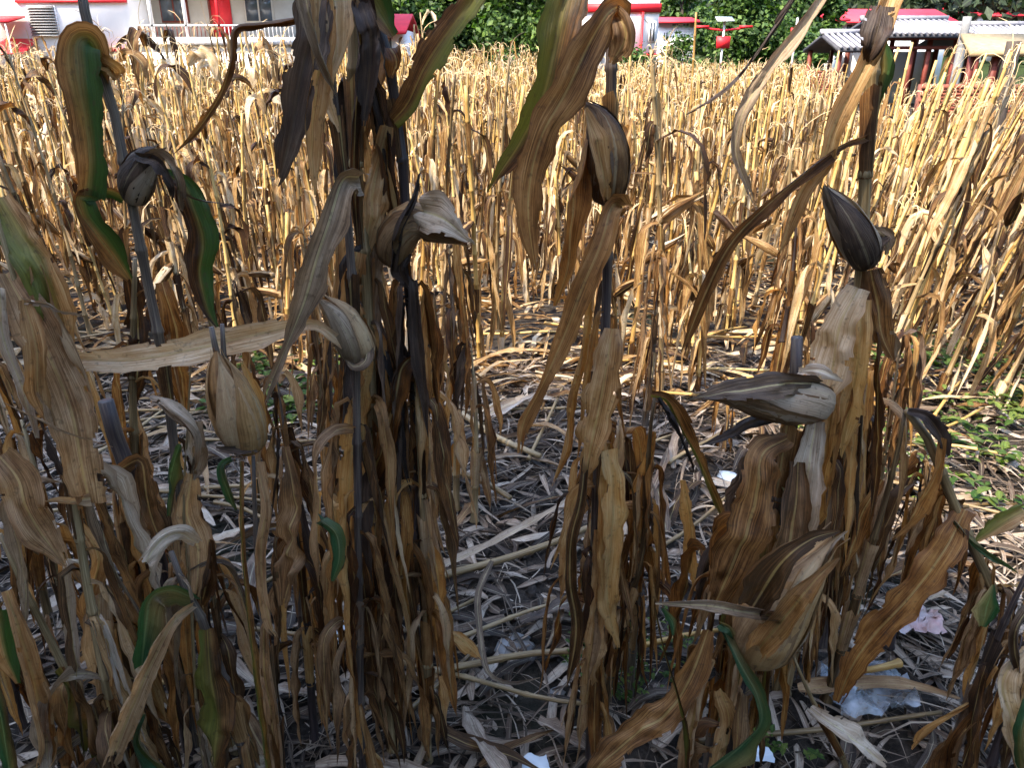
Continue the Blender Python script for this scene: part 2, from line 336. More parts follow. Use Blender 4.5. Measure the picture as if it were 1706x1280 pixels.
mr = N(nt_, 'ShaderNodeMapRange'); mr.inputs[1].default_value = 40; mr.inputs[2].default_value = 48; lk(ln.outputs['Value'], mr.inputs[0])
cc = mixc(nt_, mr.outputs[0], soilc, hillc)
bs = N(nt_, 'ShaderNodeBsdfPrincipled'); lk(cc, bs.inputs['Base Color']); bs.inputs['Roughness'].default_value = .95; bs.inputs['Specular IOR Level'].default_value = .15
bu = N(nt_, 'ShaderNodeBump'); bu.inputs['Strength'].default_value = 1; bu.inputs['Distance'].default_value = .03; lk(n1.outputs[0], bu.inputs['Height']); lk(bu.outputs[0], bs.inputs['Normal']); lk(bs.outputs[0], out.inputs[0])
gr = link('ground', mesh_from('ground', V, F, m)); tag(gr, kind='structure')

# ------------------------------------------------------------------ unseen house added behind the camera to cast the shade on the near plants
def rotpt(x, y, a, ox, oy): return (ox+x*math.cos(a)-y*math.sin(a), oy+x*math.sin(a)+y*math.cos(a))
ang = R(-21.5)
H_EAVE = 8.0
sh = H_EAVE/math.tan(SUN_EL)
ox, oy = 0-sh*(-sx)/math.hypot(sx, sy), SHADE_Y-sh*(-sy)/math.hypot(sx, sy) if False else 2.75-sh*(-sy)/math.hypot(sx, sy)
hs = empty('unseen_shade_house', (ox, oy, 0), 'unseen white house added just behind the viewpoint to shade the near corn', 'house', rz=ang)
g = G().box((-7.2, -8, -.1), (4.6, -.6, H_EAVE-.25)); g.obj('wall', M['whitewall'], hs, smooth=False)
g = G()
g.add([(-8, 0, H_EAVE), (5.2, 0, H_EAVE), (5.2, -4.3, H_EAVE+1.5), (-8, -4.3, H_EAVE+1.5), (-8, 0, H_EAVE-.2), (5.2, 0, H_EAVE-.2), (5.2, -4.3, H_EAVE+1.3), (-8, -4.3, H_EAVE+1.3)],
      [(0,1,2,3), (7,6,5,4), (0,4,5,1), (0,3,7,4), (1,5,6,2)])
g.add([(-8, -8.6, H_EAVE), (5.2, -8.6, H_EAVE), (5.2, -4.3, H_EAVE+1.5), (-8, -4.3, H_EAVE+1.5), (-8, -8.6, H_EAVE-.2), (5.2, -8.6, H_EAVE-.2), (5.2, -4.3, H_EAVE+1.3), (-8, -4.3, H_EAVE+1.3)],
      [(3,2,1,0), (4,5,6,7), (1,5,4,0), (4,7,3,0), (2,6,5,1)])
g.obj('roof', M['greytile'], hs, smooth=False)
for k in range(3):
    x0 = -6+k*4.0
    for z0 in (5.2, 4.6):
        wdw = G().box((x0, -.62, z0), (x0+1.5, -.52, z0+1.6)).obj('window', M['redwood'], hs, smooth=False)
        G().box((x0+.08, -.52, z0+.08), (x0+1.42, -.5, z0+1.52)).obj('pane', M['glass'], wdw, smooth=False)

# ------------------------------------------------------------------ corn building blocks
def droop(base, az, L, el0, kb, rs, n=12, drift=.6, end=-1.45):
    s = np.linspace(0, 1, n); k = np.clip(s/kb, 0, 1); k = k*k*(3-2*k)
    el = el0+(end-el0)*k+rs.uniform(-.2, .2)*np.sin(s*rs.uniform(4, 9)+rs.rand()*6)*s
    a = az+drift*rs.uniform(-1, 1)*s+.25*np.sin(s*7+rs.rand()*6)
    d = np.stack([np.cos(el)*np.cos(a), np.cos(el)*np.sin(a), np.sin(el)], 1)*(L/(n-1))
    C = np.concatenate([[base], base+np.cumsum(d[:-1], axis=0)])
    C[:, 2] = np.maximum(C[:, 2], .012)
    return C
def rand_leaf(base, az, L, W, rs, n=12, m=2, el0=None, kb=None, rip=.1, fold=None):
    el0 = rs.uniform(.3, 1.2) if el0 is None else el0; kb = rs.choice([.18, .28, .45, .8]) if kb is None else kb
    C = droop(np.asarray(base, float), az, L, el0, kb, rs, n)
    face = np.tile(np.array([math.cos(az), math.sin(az), .25]), (n, 1))
    tw = rs.uniform(-2.4, 2.4)*np.linspace(0, 1, n)+rs.uniform(-.5, .5)
    return leaf_geo(C, W*prof(n), face, phi=tw, fold=rs.uniform(.2, .9) if fold is None else fold, ripple=rip, m=m, seed=rs.randint(1 << 30), rag=.12)
def stalk_rings(pts, r0, r1, node=.14, seg=6, rs=None):
    """insert swollen nodes along a path"""
    pts = np.asarray(pts, float)
    L = np.concatenate([[0], np.cumsum(np.linalg.norm(np.diff(pts, axis=0), axis=1))]); T = L[-1]
    s = []; rr = []; nodes = []
    k = max(1, int(T/node))
    for q in range(k):
        a = T*q/k; nodes.append(a)
        s += [a, a+.004, a+.010, a+.018]; rr += [1.0, 1.22, 1.18, .97]
        s.append(a+(T/k)*.55); rr.append(.93)
    s.append(T); rr.append(.9)
    s = np.array(s); rr = np.array(rr)*(r0+(r1-r0)*s/T)
    Q = np.stack([np.interp(s, L, pts[:, c]) for c in range(3)], 1)
    N_ = np.stack([np.interp(nodes, L, pts[:, c]) for c in range(3)], 1)
    return Q, rr, N_, np.array([r0+(r1-r0)*a/T for a in nodes])
def sheath_geo(p0, p1, r0, r1, rs, n=5, m=8):
    """dry sheath wrapped most of the way round a stalk, loose at its top"""
    ax = unit(np.asarray(p1, float)-p0); ref = np.array((.2, .9, .1)); A = unit(np.cross(ax, ref)); B = np.cross(ax, A)
    a0 = rs.rand()*6.28; span = rs.uniform(4.0, 5.6); V = []
    for i in range(n):
        t = i/(n-1); c = p0+(p1-p0)*t; r = (r0+(r1-r0)*t)*(1.12+.35*t*t)
        for j in range(m):
            th = a0+span*(j/(m-1)-.5); rr = r*(1+.25*t*abs(j/(m-1)-.5)*2+.06*math.sin(j*2.3+i))
            q = c+rr*(math.cos(th)*A+math.sin(th)*B)
            if i == n-1: q = q+ax*np.linalg.norm(p1-p0)*rs.uniform(-.12, .1)
            V.append(q)
    F = [(i*m+j, i*m+j+1, (i+1)*m+j+1, (i+1)*m+j) for i in range(n-1) for j in range(m-1)]
    ln_ = np.linalg.norm(p1-p0)
    U = [(j/(m-1), i/(n-1)*ln_) for i in range(n) for j in range(m)]
    return np.array(V), F, np.array(U)
def ear_geo(path, rmax, seed=0, n=14, m=10, squash=.85):
    """closed husk body, base to tip"""
    C = smooth_path(path, n); s = np.linspace(0, 1, n)
    r = rmax*np.interp(s, [0, .04, .12, .3, .5, .7, .85, .95, 1], [.35, .62, .85, 1, .98, .78, .48, .22, .06])
    g = G(); T = unit(np.gradient(C, axis=0)); A = unit(np.cross(T, np.array((.1, 1., .1)))); B = np.cross(T, A)
    th = np.linspace(0, 2*math.pi, m, endpoint=False); rs = np.random.RandomState(seed); ph = rs.rand()*6
    rr = r[:, None]*(1+.07*np.sin(th*3+ph)[None, :]+.05*np.sin(th*5+ph*2)[None, :]+.04*np.sin(s*9+ph)[:, None])
    V = C[:, None]+rr[..., None]*(np.cos(th)[None, :, None]*A[:, None]+squash*np.sin(th)[None, :, None]*B[:, None])
    i = np.arange(n-1)[:, None]; j = np.arange(m)[None, :]; j2 = (j+1) % m
    F = np.stack([i*m+j, i*m+j2, (i+1)*m+j2, (i+1)*m+j], -1).reshape(-1, 4)
    L = np.linalg.norm(C[-1]-C[0])
    U = np.stack(np.broadcast_arrays((np.abs(th/math.pi-1)*.42+.54)[None, :], s[:, None]*L), -1).reshape(-1, 2)
    g.add(V.reshape(-1, 3), F, U); return g, C, r, A, B
def husk_leaf_geo(C, r, A, B, a0, span, off, over, rs, flare=.3, n=14, m=6):
    """one husk blade wrapped over the ear, with a free tip running past it"""
    k = len(C); L = np.linalg.norm(C[-1]-C[0]); Tt = unit(C[-1]-C[-2]); V = []; U = []
    smax = 1+over
    for i in range(n):
        s = smax*i/(n-1); si = min(s, 1)*(k-1); i0 = min(int(si), k-2); f = si-i0
        c = C[i0]*(1-f)+C[i0+1]*f; rad = max((r[i0]*(1-f)+r[i0+1]*f), .16*r.max())
        if s > 1: c = c+Tt*(s-1)*L
        wdt = span*np.interp(s/smax, [0, .15, .45, .75, 1], [.9, 1, .95, .6, .05])
        rad = rad*(1+off)+max(0, s-.55)*flare*r.max()
        th0 = a0+.5*s
        for j in range(m):
            th = th0+wdt*(j/(m-1)-.5); e = abs(j/(m-1)-.5)*2
            q = rad*(1+.1*e*s+.03*math.sin(j*2+i*1.3))
            V.append(c+q*(math.cos(th)*A[i0]+.88*math.sin(th)*B[i0])); U.append((j/(m-1), s*L))
    F = [(i*m+j, i*m+j+1, (i+1)*m+j+1, (i+1)*m+j) for i in range(n-1) for j in range(m-1)]
    return np.array(V), F, np.array(U)
def tassel_geo(top, rs, H=.22, nb=8, fine=True):
    g = G(); k = 6 if fine else 4
    for q in range(nb+1):
        az = rs.rand()*6.28; L = H*rs.uniform(.6, 1.1)*(1.1 if q == 0 else .85)
        b = np.array(top)+(0, 0, -.06*rs.rand() if q else 0)
        C = droop(b, az, L, 1.4 if q == 0 else rs.uniform(.6, 1.3), 1.3 if q == 0 else rs.uniform(.5, .9), rs, k, 1.2, end=-.2 if q == 0 else -1.5)
        W = np.full(k, .0045 if fine else .008); W[-1] = .002
        g.add(*leaf_geo(C, W, np.tile([math.cos(az+1), math.sin(az+1), .1], (k, 1)), phi=rs.rand()*3, fold=.5, ripple=0, m=2 if fine else 1, seed=q, rag=0))
    return g

# ------------------------------------------------------------------ hero plants traced in place at 1.2 to 3 m
CAMP = np.array((0, 0, CAMZ))
class Plant:
    def __init__(s, label, Y, base_px, group='tall shaded corn plants nearest the viewer', cat='corn plant', name='corn_plant'):
        s.Y = Y; s.rs = np.random.RandomState(abs(hash_(label)) % (1 << 30))
        b = P(base_px[0], base_px[1], Y); b[2] = float(ground_z(b[0], b[1]))
        s.o = empty(name, b, label, cat, group); s.b = b; s.stalks = []
    def stalk(s, pts, w, mat='stalk', ground=True, w1=None, sheaths=.7, smat=('brown', 'tan', 'rust'), node=.15, Y=None, seg=10):
        """pts in pixels from top to bottom"""
        Y = Y or s.Y
        q = [P(p[0], p[1], Y+(p[2] if len(p) > 2 else 0)) for p in pts]
        mid = pts[len(pts)//2]; r = w*px2m(mid[0], mid[1], Y)/2; r1 = (w1 or w*.8)*px2m(mid[0], mid[1], Y)/2
        q = q[::-1]
        if ground and pts[0][1] > 100 and 'stub' not in s.o['label']: r1 *= .35
        if ground and q[0][2] > .03:
            d = unit(q[0]-q[1]); d = unit(d*.6+np.array((0, 0, -1))); t = (q[0][2]+.03)/max(.2, -d[2]); q = [q[0]+d*t]+q
        C = smooth_path(q, 40); Q, rr, nd, nrad = stalk_rings(C, r, r1, node)
        G().tube(Q, rr, seg).obj('stalk', M[mat], s.o, s.b)
        s.stalks.append(C); s.last = C
        for k in range(len(nd)-1):
            if s.rs.rand() < sheaths and nd[k][2] > 0.01:
                e = nd[k]+(nd[k+1]-nd[k])*s.rs.uniform(.7, 1.05)
                g = G(); g.add(*sheath_geo(nd[k], e, nrad[k], nrad[k], s.rs)); g.obj('leaf_sheath', M[s.rs.choice(smat)], s.o, s.b)
        return s
    def leaf(s, pts, w, kind='brown', tw=None, fold=None, rip=.09, n=46, Y=None, parent=None, name='leaf'):
        Y = Y or s.Y; rs = s.rs
        arr = []
        for k, p in enumerate(pts):
            dz = p[2] if len(p) > 2 else rs.uniform(-.015, .015)
            a = P(p[0], p[1], Y+dz); arr.append((*a, px2m(p[0], p[1], Y+dz)))
        c = smooth_path(arr, n); C = c[:, :3]
        if isinstance(w, (int, float)): W = w*prof(n)
        else: W = np.interp(np.linspace(0, 1, n), np.linspace(0, 1, len(w)), w)
        W = W*c[:, 3]*1.12
        face = unit(CAMP-C)
        if tw is None:
            tw = np.linspace(rs.uniform(-.5, .5), rs.uniform(-.7, .7), n)+.25*np.sin(np.linspace(0, 5, n)+rs.rand()*6)
        elif isinstance(tw, (tuple, list)): tw = np.interp(np.linspace(0, 1, n), np.linspace(0, 1, len(tw)), tw)
        W = W/np.clip(np.abs(np.cos(tw)), .75, 1)
        fold = rs.uniform(.25, .6)*rs.choice([-1, 1]) if fold is None else fold
        m_ = 10 if w and kind not in ('green',) else 8
        V_, F_, U_ = leaf_geo(C, W, face, tw, fold, rip*1.5, m_, rs.randint(1 << 30), curl=rs.uniform(-.3, 1.1), rag=.15)
        if kind not in ('green', 'half'):
            keep = np.ones((n-1, m_), bool)
            for sd_, c2 in ((0, 1), (m_-1, m_-2)):
                i = 3
                while i < n-3:
                    if rs.rand() < .055:
                        k = rs.randint(1, 5); keep[i:i+k, sd_] = False
                        if k > 2 and rs.rand() < .5: keep[i+1:i+k-1, c2] = False
                        i += k+1
                    i += 1
            for _ in range(0):
                i = rs.randint(6, n-8); keep[i:i+rs.randint(2, 7), rs.choice([2, 3, m_-4, m_-3])] = False
            for k in range(rs.randint(2, 6)): keep[n-1-k-1:, rs.randint(0, m_)] = False
            F_ = F_.reshape(n-1, m_, 4)[keep]
        g = G(); g.add(V_, F_, U_)
        return g.obj(name, M[kind], parent or s.o, s.b)
    def ear(s, pts, w, kind='grey', kinds=None, nh=4, over=.25, flare=.35, Y=None, view=None, squash=.85):
        Y = Y or s.Y; q = [P(p[0], p[1], Y+(p[2] if len(p) > 2 else -.02)) for p in pts]
        r = w/2*px2m(pts[len(pts)//2][0], pts[len(pts)//2][1], Y)
        g, C, rr, A, B = ear_geo(q, r*.93, s.rs.randint(9999), squash=squash, m=14)
        e = g.obj('ear', M[kind+'_husk'], s.o, s.b)
        for k in range(nh):
            h = G(); h.add(*husk_leaf_geo(C, rr, A, B, k*2*math.pi/nh+s.rs.uniform(-.4, .4), s.rs.uniform(1.6, 2.6), .05+.04*k, over*s.rs.uniform(.1, 1), s.rs, flare*s.rs.rand()))
            h.obj('husk_leaf', M[(kinds or [kind])[k % len(kinds or [kind])]+'_husk'], e, s.b)
        return e
    def fill(s, n, zr=(.15, 1.5), L=(.3, .55), W=(.016, .042), kinds=('brown', 'rust', 'tan', 'brown', 'dark'), stalk=-1, az=None, kb=None):
        C = s.stalks[stalk]; rs = s.rs
        for k in range(int(n*2.0)):
            zz = rs.uniform(*zr); c = C[np.argmin(abs(C[:, 2]-zz))]
            a = rs.uniform(0, 6.28) if az is None else az+rs.uniform(-.7, .7)
            l = min(rs.uniform(*L), max(.16, c[2]*1.05))
            g = G(); g.add(*rand_leaf(c, a, l, rs.uniform(*W), rs, n=26, m=6, el0=rs.uniform(.2, 1.2), kb=kb or rs.choice([.08, .12, .2, .35]), rip=.2, fold=rs.choice([.3, .7, 1.1, 1.35])*rs.choice([-1, 1])))
            g.obj('leaf', M[rs.choice(kinds)], s.o, s.b)
        return s
def hash_(t):
    h = 7
    for c in t: h = (h*131+ord(c)) % 1000003
    return h

# --- A: leaning dark stalk on the left with the half-green hooked leaf
p = Plant('dark leaning corn stalk at left with a half-green hooked leaf and shrivelled black ear', 1.45, (300, 1180))
p.stalk([(128, -60), (138, 0), (150, 60), (190, 185), (210, 290), (228, 380), (248, 480), (268, 580), (285, 700), (300, 860), (310, 1050), (315, 1180)], 20, 'stalk_dark', w1=15, sheaths=.35, smat=('dark', 'brown'))
p.leaf([(172, 150, 0), (165, 90, -.02), (150, 62, -.04), (128, 72, -.07), (130, 130, -.08), (143, 200, -.08), (150, 270, -.08), (146, 325, -.07)], [12, 34, 50, 68, 62, 50, 50, 44], 'half', tw=(0, 0, .3, .1, 0, .1, .2), fold=.35, rip=.04)
p.leaf([(208, 330, 0), (180, 318, -.03), (140, 322, -.07), (128, 335, -.08), (150, 375, -.07), (190, 430, -.04), (215, 465, -.02)], [16, 22, 26, 38, 52, 40, 14], 'half', tw=(.5, .6, .8, .2, 0, 0), fold=.3, rip=.05)
p.leaf([(160, 105), (180, 112), (192, 122), (186, 132)], [30, 34, 30, 8], 'rust', fold=.9)
p.ear([(222, 335, 0), (228, 295, -.03), (245, 262, -.04), (262, 250, -.05)], 56, 'dark', ['dark', 'dark', 'grey'], nh=5, over=.2, flare=.6)
p.leaf([(235, 262, -.05), (270, 262, -.07), (295, 300, -.08), (300, 350, -.07)], [14, 30, 36, 8], 'grey', tw=.3, fold=.7)
p.leaf([(228, 258, -.05), (262, 268, -.08), (285, 305, -.09), (288, 335, -.08)], [12, 26, 24, 6], 'dark', tw=-.3, fold=.7)
p.leaf([(300, 318, -.07), (325, 332, -.07), (372, 338, -.08)], [14, 9, 3], 'dark', fold=1)
p.leaf([(270, 290, -.02), (305, 305, 0), (322, 345, 0), (338, 400, 0), (333, 455, 0), (345, 510, 0), (362, 545, 0)], [16, 34, 40, 44, 36, 26, 5], 'half', tw=(.4, 0, .2, .3), fold=.3)
p.fill(9, (.15, .95), L=(.25, .5), kinds=('brown', 'tan', 'dark'))
# second stalk behind it
p = Plant('brown corn stalk just behind the dark leaning stalk at the left', 1.75, (210, 1060))
p.stalk([(225, 430), (222, 560), (222, 700), (235, 900), (240, 1060)], 26, 'stalk')
p.fill(10, (.2, 1.1), kinds=('brown', 'tan', 'rust'))
p.leaf([(270, 470), (290, 540), (300, 620), (310, 700)], [20, 40, 38, 6], 'rust')
p.leaf([(215, 450), (228, 520), (230, 600), (220, 690)], [18, 34, 30, 6], 'brown')

# --- B: thick mass at the far left edge
p = Plant('broad grey-tan corn plant with crumpled leaves at the left edge', 1.2, (150, 1330))
p.stalk([(-20, 300), (10, 420), (55, 560), (95, 700), (120, 820), (150, 1000), (190, 1200)], 26, 'stalk', w1=18)
p.leaf([(0, 330, .05), (35, 390, .03), (70, 450, 0), (95, 520, 0), (110, 600, 0)], [40, 58, 56, 50, 20], 'olive', fold=.3)
p.leaf([(10, 455, 0), (45, 520, -.03), (85, 600, -.04), (120, 690, -.05), (135, 770, -.05), (150, 840, -.04)], [40, 62, 66, 72, 58, 48], 'tan', tw=(.3, 0, -.1, .2, .1), fold=.3, rip=.06)
p.leaf([(60, 440), (90, 520), (125, 590), (150, 680), (150, 760)], [30, 50, 54, 44, 10], 'tan', fold=.3)
p.leaf([(0, 480, -.05), (5.2, 560, -.06), (35, 640, -.06), (60, 730, -.06)], [30, 46, 44, 8], 'grey', fold=.5)
p.leaf([(40, 500, -.06), (60, 580, -.08), (65, 660, -.08), (90, 720, -.08)], [20, 38, 34, 6], 'brown', fold=.6)
p.leaf([(50, 500, -.05), (80, 505, -.06), (105, 520, -.07), (138, 527, -.08)], [30, 26, 14, 9], 'grey', fold=1.2)
p.leaf([(0, 760, -.05), (30, 800, -.06), (50, 860, -.06), (110, 945, -.05)], [46, 58, 50, 10], 'tan', fold=.5, rip=.13)
p.leaf([(150, 830, -.04), (110, 838, -.06), (75, 836, -.07)], [44, 22, 4], 'tan', fold=.6)
p.leaf([(8, 672, -.1), (60, 698, -.1), (110, 722, -.1), (188, 745, -.1)], [5, 9, 9, 3], 'tan', fold=.6)
p.leaf([(40, 545, .0), (90, 640, 0), (115, 730, 0), (120, 820, 0)], [14, 26, 26, 8], 'rust', fold=.5)
p.fill(12, (.15, 1.0), W=(.03, .05), kinds=('tan', 'grey', 'brown'))
p = Plant('brown corn plant at the bottom left with a broad hanging leaf against its stem', 1.2, (110, 1350))
p.stalk([(0, 890), (45, 990), (95, 1090), (150, 1200), (190, 1300)], 26, 'stalk', sheaths=.5)
p.leaf([(10, 985, -.04), (35, 1060, -.07), (60, 1150, -.08), (75, 1230, -.08), (70, 1275, -.08)], [40, 62, 78, 68, 40], 'brown', tw=.1, fold=.3, rip=.08)
p.leaf([(100, 1110), (140, 1170), (170, 1230), (190, 1300)], [36, 56, 48, 20], 'olive')
p.leaf([(-5, 1020, -.05), (10, 1090, -.05), (30, 1140, -.05)], [40, 38, 8], 'half')
p.leaf([(-15, 1130, -.12), (2, 1200, -.12), (18, 1300, -.12)], [22, 26, 22], 'green', fold=.7)
p.fill(8, (.1, .6), L=(.2, .35), W=(.03, .045), kinds=('tan', 'grey', 'brown'))
p = Plant('tan jointed corn stem leaning right in the lower left corner', 1.3, (240, 1300))
p.stalk([(128, 865), (150, 920), (175, 985), (205, 1080), (235, 1180), (260, 1290)], 24, 'stalk', sheaths=.8)
p.leaf([(130, 870), (165, 930), (150, 1010), (180, 1080)], [24, 44, 40, 6], 'brown')
p.leaf([(180, 980), (210, 1020), (222, 1060), (215, 1110)], [20, 34, 34, 6], 'tan')
p.leaf([(165, 990, -.03), (165, 1060, -.04), (178, 1130, -.04), (172, 1180, -.04)], [34, 50, 46, 10], 'tan')
p.fill(8, (.1, .55), L=(.2, .32), W=(.025, .045), kinds=('tan', 'rust', 'brown'))
# --- C: cut stub and stalk with the white curl
p = Plant('thick dark corn stub cut off square among the left leaves', 1.45, (285, 1130), group='broken corn stems')
p.stalk([(176, 668), (190, 720), (212, 780), (240, 860), (270, 960), (290, 1100)], 32, 'stalk_dark', w1=26, sheaths=.5, smat=('brown', 'tan'))
p.leaf([(175, 800, -.03), (205, 780, -.06), (235, 770, -.07), (245, 830, -.06), (262, 890, -.05)], [12, 26, 32, 44, 36], 'tan', fold=.5)
p = Plant('slanting dark corn stem with a white curled leaf and a teal leaf, lower left', 1.2, (420, 1340))
p.stalk([(285, 920), (305, 975), (335, 1030), (365, 1115), (395, 1200), (420, 1300)], 32, 'stalk_dark', w1=28, sheaths=.5, smat=('dark', 'brown', 'tan'))
p.leaf([(330, 905, -.02), (300, 890, -.06), (268, 903, -.08), (240, 938, -.09)], [14, 24, 26, 18], 'grey', tw=.5, fold=.3)
p.leaf([(325, 1000, 0), (285, 985, -.04), (252, 1000, -.07), (243, 1050, -.07), (236, 1110, -.06)], [20, 38, 46, 42, 24], 'green', tw=(.6, .6, .3, 0), fold=.25, rip=.04)
p.leaf([(322, 1010, -.04), (290, 1035, -.09), (255, 1100, -.1), (220, 1180, -.1), (185, 1270, -.1)], [18, 44, 56, 58, 40], 'tan', tw=.1, fold=.25, rip=.05)
p.leaf([(240, 1190, -.09), (225, 1235, -.1), (245, 1300, -.1)], [12, 40, 46], 'green', fold=.4)
p.leaf([(300, 960, -.03), (312, 975, -.06), (318, 1000, -.06)], [14, 20, 6], 'grey', fold=.8)
p.leaf([(345, 1050, -.03), (350, 1120, -.05), (360, 1200, -.05), (355, 1280, -.05)], [22, 44, 50, 20], 'olive')
p.leaf([(40, 1290, -.04), (90, 1262, -.04), (130, 1230, -.03), (165, 1210, -.03)], [34, 26, 16, 4], 'grey')
p.fill(6, (.05, .45), L=(.18, .3), W=(.03, .045), kinds=('tan', 'grey', 'brown'))
# --- D: egg-shaped ear
p = Plant('short corn plant with an upright egg-shaped brown ear and a yellow-ribbed leaf', 1.1, (440, 1400))
p.stalk([(422, 760), (425, 860), (432, 980), (450, 1120), (470, 1300)], 22, 'stalk_dark', sheaths=.4, smat=('brown', 'tan'))
p.ear([(412, 748, 0), (402, 715, -.02), (385, 670, -.03), (368, 620, -.03), (360, 585, -.03)], 84, 'brown', ['brown', 'tan', 'brown', 'brown'], nh=4, over=.04, flare=.05)
p.stalk([(352, 545), (358, 575), (366, 608)], 12, 'stalk_dark', ground=False, sheaths=0)
p.stalk([(370, 540), (372, 575), (374, 608)], 10, 'stalk_dark', ground=False, sheaths=0)
p.leaf([(440, 720), (425, 660), (402, 595)], [36, 46, 4], 'rust', fold=.6)
p.leaf([(425, 742, -.03), (395, 750, -.05), (360, 745, -.05)], [18, 16, 5], 'dark')
p.leaf([(402, 768, -.05), (402, 860, -.06), (410, 980, -.06), (428, 1130, -.06), (452, 1290, -.06)], [16, 15, 22, 40, 60], 'olive', tw=.2, fold=.5, rip=.05)
p.leaf([(430, 770, -.03), (440, 850, -.05), (435, 930, -.06), (447, 1030, -.07), (460, 1060, -.06)], [26, 42, 36, 32, 12], 'tan', rip=.12)
p.leaf([(440, 1040, -.05), (440, 1110, -.06), (452, 1200, -.06), (462, 1300, -.06)], [36, 54, 58, 52], 'tan', tw=.1, fold=.35, rip=.07)
p.leaf([(475, 745, -.02), (490, 830, -.03), (485, 910, -.03), (472, 1010, -.03)], [12, 36, 38, 12], 'tan', rip=.13)
p.leaf([(460, 730), (462, 790), (450, 880)], [16, 12, 4], 'dark', fold=1)
p.leaf([(385, 765, -.05), (368, 780, -.07), (378, 815, -.07), (392, 850, -.06)], [20, 32, 30, 6], 'green')
p.leaf([(550, 880, -.03), (535, 868, -.05), (560, 890, -.05), (565, 930, -.05), (553, 970, -.04)], [14, 22, 34, 26, 6], 'green')
p = Plant('thin upright dry leaf bundle with a crumpled grey leaf beside the egg-shaped ear', 1.25, (330, 1310))
p.stalk([(318, 600), (312, 720), (306, 850), (318, 1000), (330, 1200)], 9, 'stalk', sheaths=.3)
p.leaf([(255, 660, 0), (290, 670, -.02), (330, 720, -.03), (318, 790, -.03)], [14, 46, 56, 6], 'grey', rip=.14)
p.leaf([(320, 700), (330, 760), (322, 800)], [30, 50, 6], 'grey')
p.leaf([(320, 790), (312, 850), (330, 920), (325, 1000)], [18, 40, 44, 10], 'tan')
p.leaf([(300, 740), (285, 790), (280, 860)], [22, 30, 8], 'green')
p.leaf([(350, 900), (345, 960), (335, 1010)], [20, 50, 14], 'brown')
p.fill(6, (.1, .7), L=(.2, .4), kinds=('tan', 'brown', 'grey'))

# --- E: centre-left hanging leaves and the hooked leaf
p = Plant('corn plant with heavy dark hanging leaves, one hooked far out to the left', 1.3, (560, 1290))
p.stalk([(540, -60), (545, 20), (548, 100), (560, 200), (572, 290), (582, 400), (592, 560), (595, 760), (598, 1000), (602, 1230)], 18, 'stalk_dark', sheaths=.5, smat=('brown', 'dark'))
p.leaf([(540, 20, 0), (495, 30, -.02), (430, 38, -.04), (388, 48, -.06), (385, 100, -.06), (368, 155, -.06), (330, 215, -.06), (290, 256, -.06)], [16, 20, 20, 16, 24, 26, 24, 3], 'brown', tw=(0, .5, .6, .2, 0, 0), fold=.6, rip=.05)
p.leaf([(535, -60, -.03), (522, 30, -.06), (505, 110, -.08), (490, 190, -.08), (478, 250, -.08), (462, 310, -.07)], [60, 62, 60, 50, 42, 4], 'dark', tw=.15, fold=.35, rip=.05)
p.leaf([(545, -40, -.04), (540, 60, -.06), (528, 150, -.07), (520, 240, -.07), (524, 325, -.07)], [44, 46, 38, 34, 4], 'brown', fold=.4)
p.leaf([(500, -40, -.07), (515, 20, -.1), (535, 90, -.1), (560, 160, -.08)], [40, 44, 34, 5], 'grey', fold=.5)
p.leaf([(555, -20, -.03), (560, 80, -.05), (545, 150, -.05), (565, 220, -.04)], [50, 50, 34, 6], 'tan', fold=.4)
p.leaf([(600, 296, -.04), (572, 300, -.07), (552, 360, -.09), (528, 430, -.1), (508, 500, -.1), (480, 570, -.1), (455, 630, -.1), (438, 672, -.1)], [40, 54, 58, 66, 52, 20, 22, 18], 'grey', tw=(.5, .2, 0, 0, .1), fold=.25, rip=.04)
p.ear([(600, 600, 0), (590, 570, -.04), (565, 530, -.05), (530, 498, -.06)], 62, 'tan', ['tan', 'grey', 'tan', 'brown'], nh=5, over=.15, flare=.5)
p.leaf([(590, 585, -.05), (560, 562, -.07), (520, 540, -.07), (440, 555, -.07), (330, 580, -.06), (220, 600, -.05), (115, 598, -.04)], [14, 18, 40, 48, 46, 40, 34], 'tan', tw=(.3, .1, 0, -.2, .1), fold=.2, rip=.04)
p.leaf([(612, 575, -.04), (608, 600, -.07), (590, 610, -.07), (575, 600, -.06)], [14, 20, 16, 4], 'grey')
p.fill(14, (.12, 1.0), L=(.3, .5), kinds=('brown', 'rust', 'brown', 'tan'))
p = Plant('upright brown corn stem wrapped in dry leaves left of the bluish black stem', 1.42, (630, 1250))
p.stalk([(585, -50), (590, 60), (588, 200), (600, 350), (612, 500), (620, 700), (630, 900), (640, 1060), (655, 1250)], 24, 'stalk', sheaths=.95)
p.leaf([(592, -40, -.02), (600, 60, -.03), (594, 160, -.04), (590, 280, -.04), (596, 400, -.04)], [44, 40, 30, 30, 14], 'brown', fold=.5)
p.leaf([(600, 0, -.03), (614, 40, -.06), (618, 70, -.06), (606, 210, -.06)], [30, 38, 34, 10], 'dark')
p.leaf([(645, 210), (632, 270), (622, 330), (610, 430)], [20, 42, 40, 8], 'brown')
p.leaf([(640, 350), (625, 420), (620, 520), (628, 600)], [18, 44, 40, 12], 'dark')
p.leaf([(595, 420, -.04), (580, 500, -.05), (592, 600, -.05), (585, 700, -.05)], [30, 42, 40, 8], 'brown')
p.leaf([(610, 600, -.05), (590, 720, -.06), (580, 830, -.06), (575, 920, -.06)], [20, 40, 36, 4], 'rust')
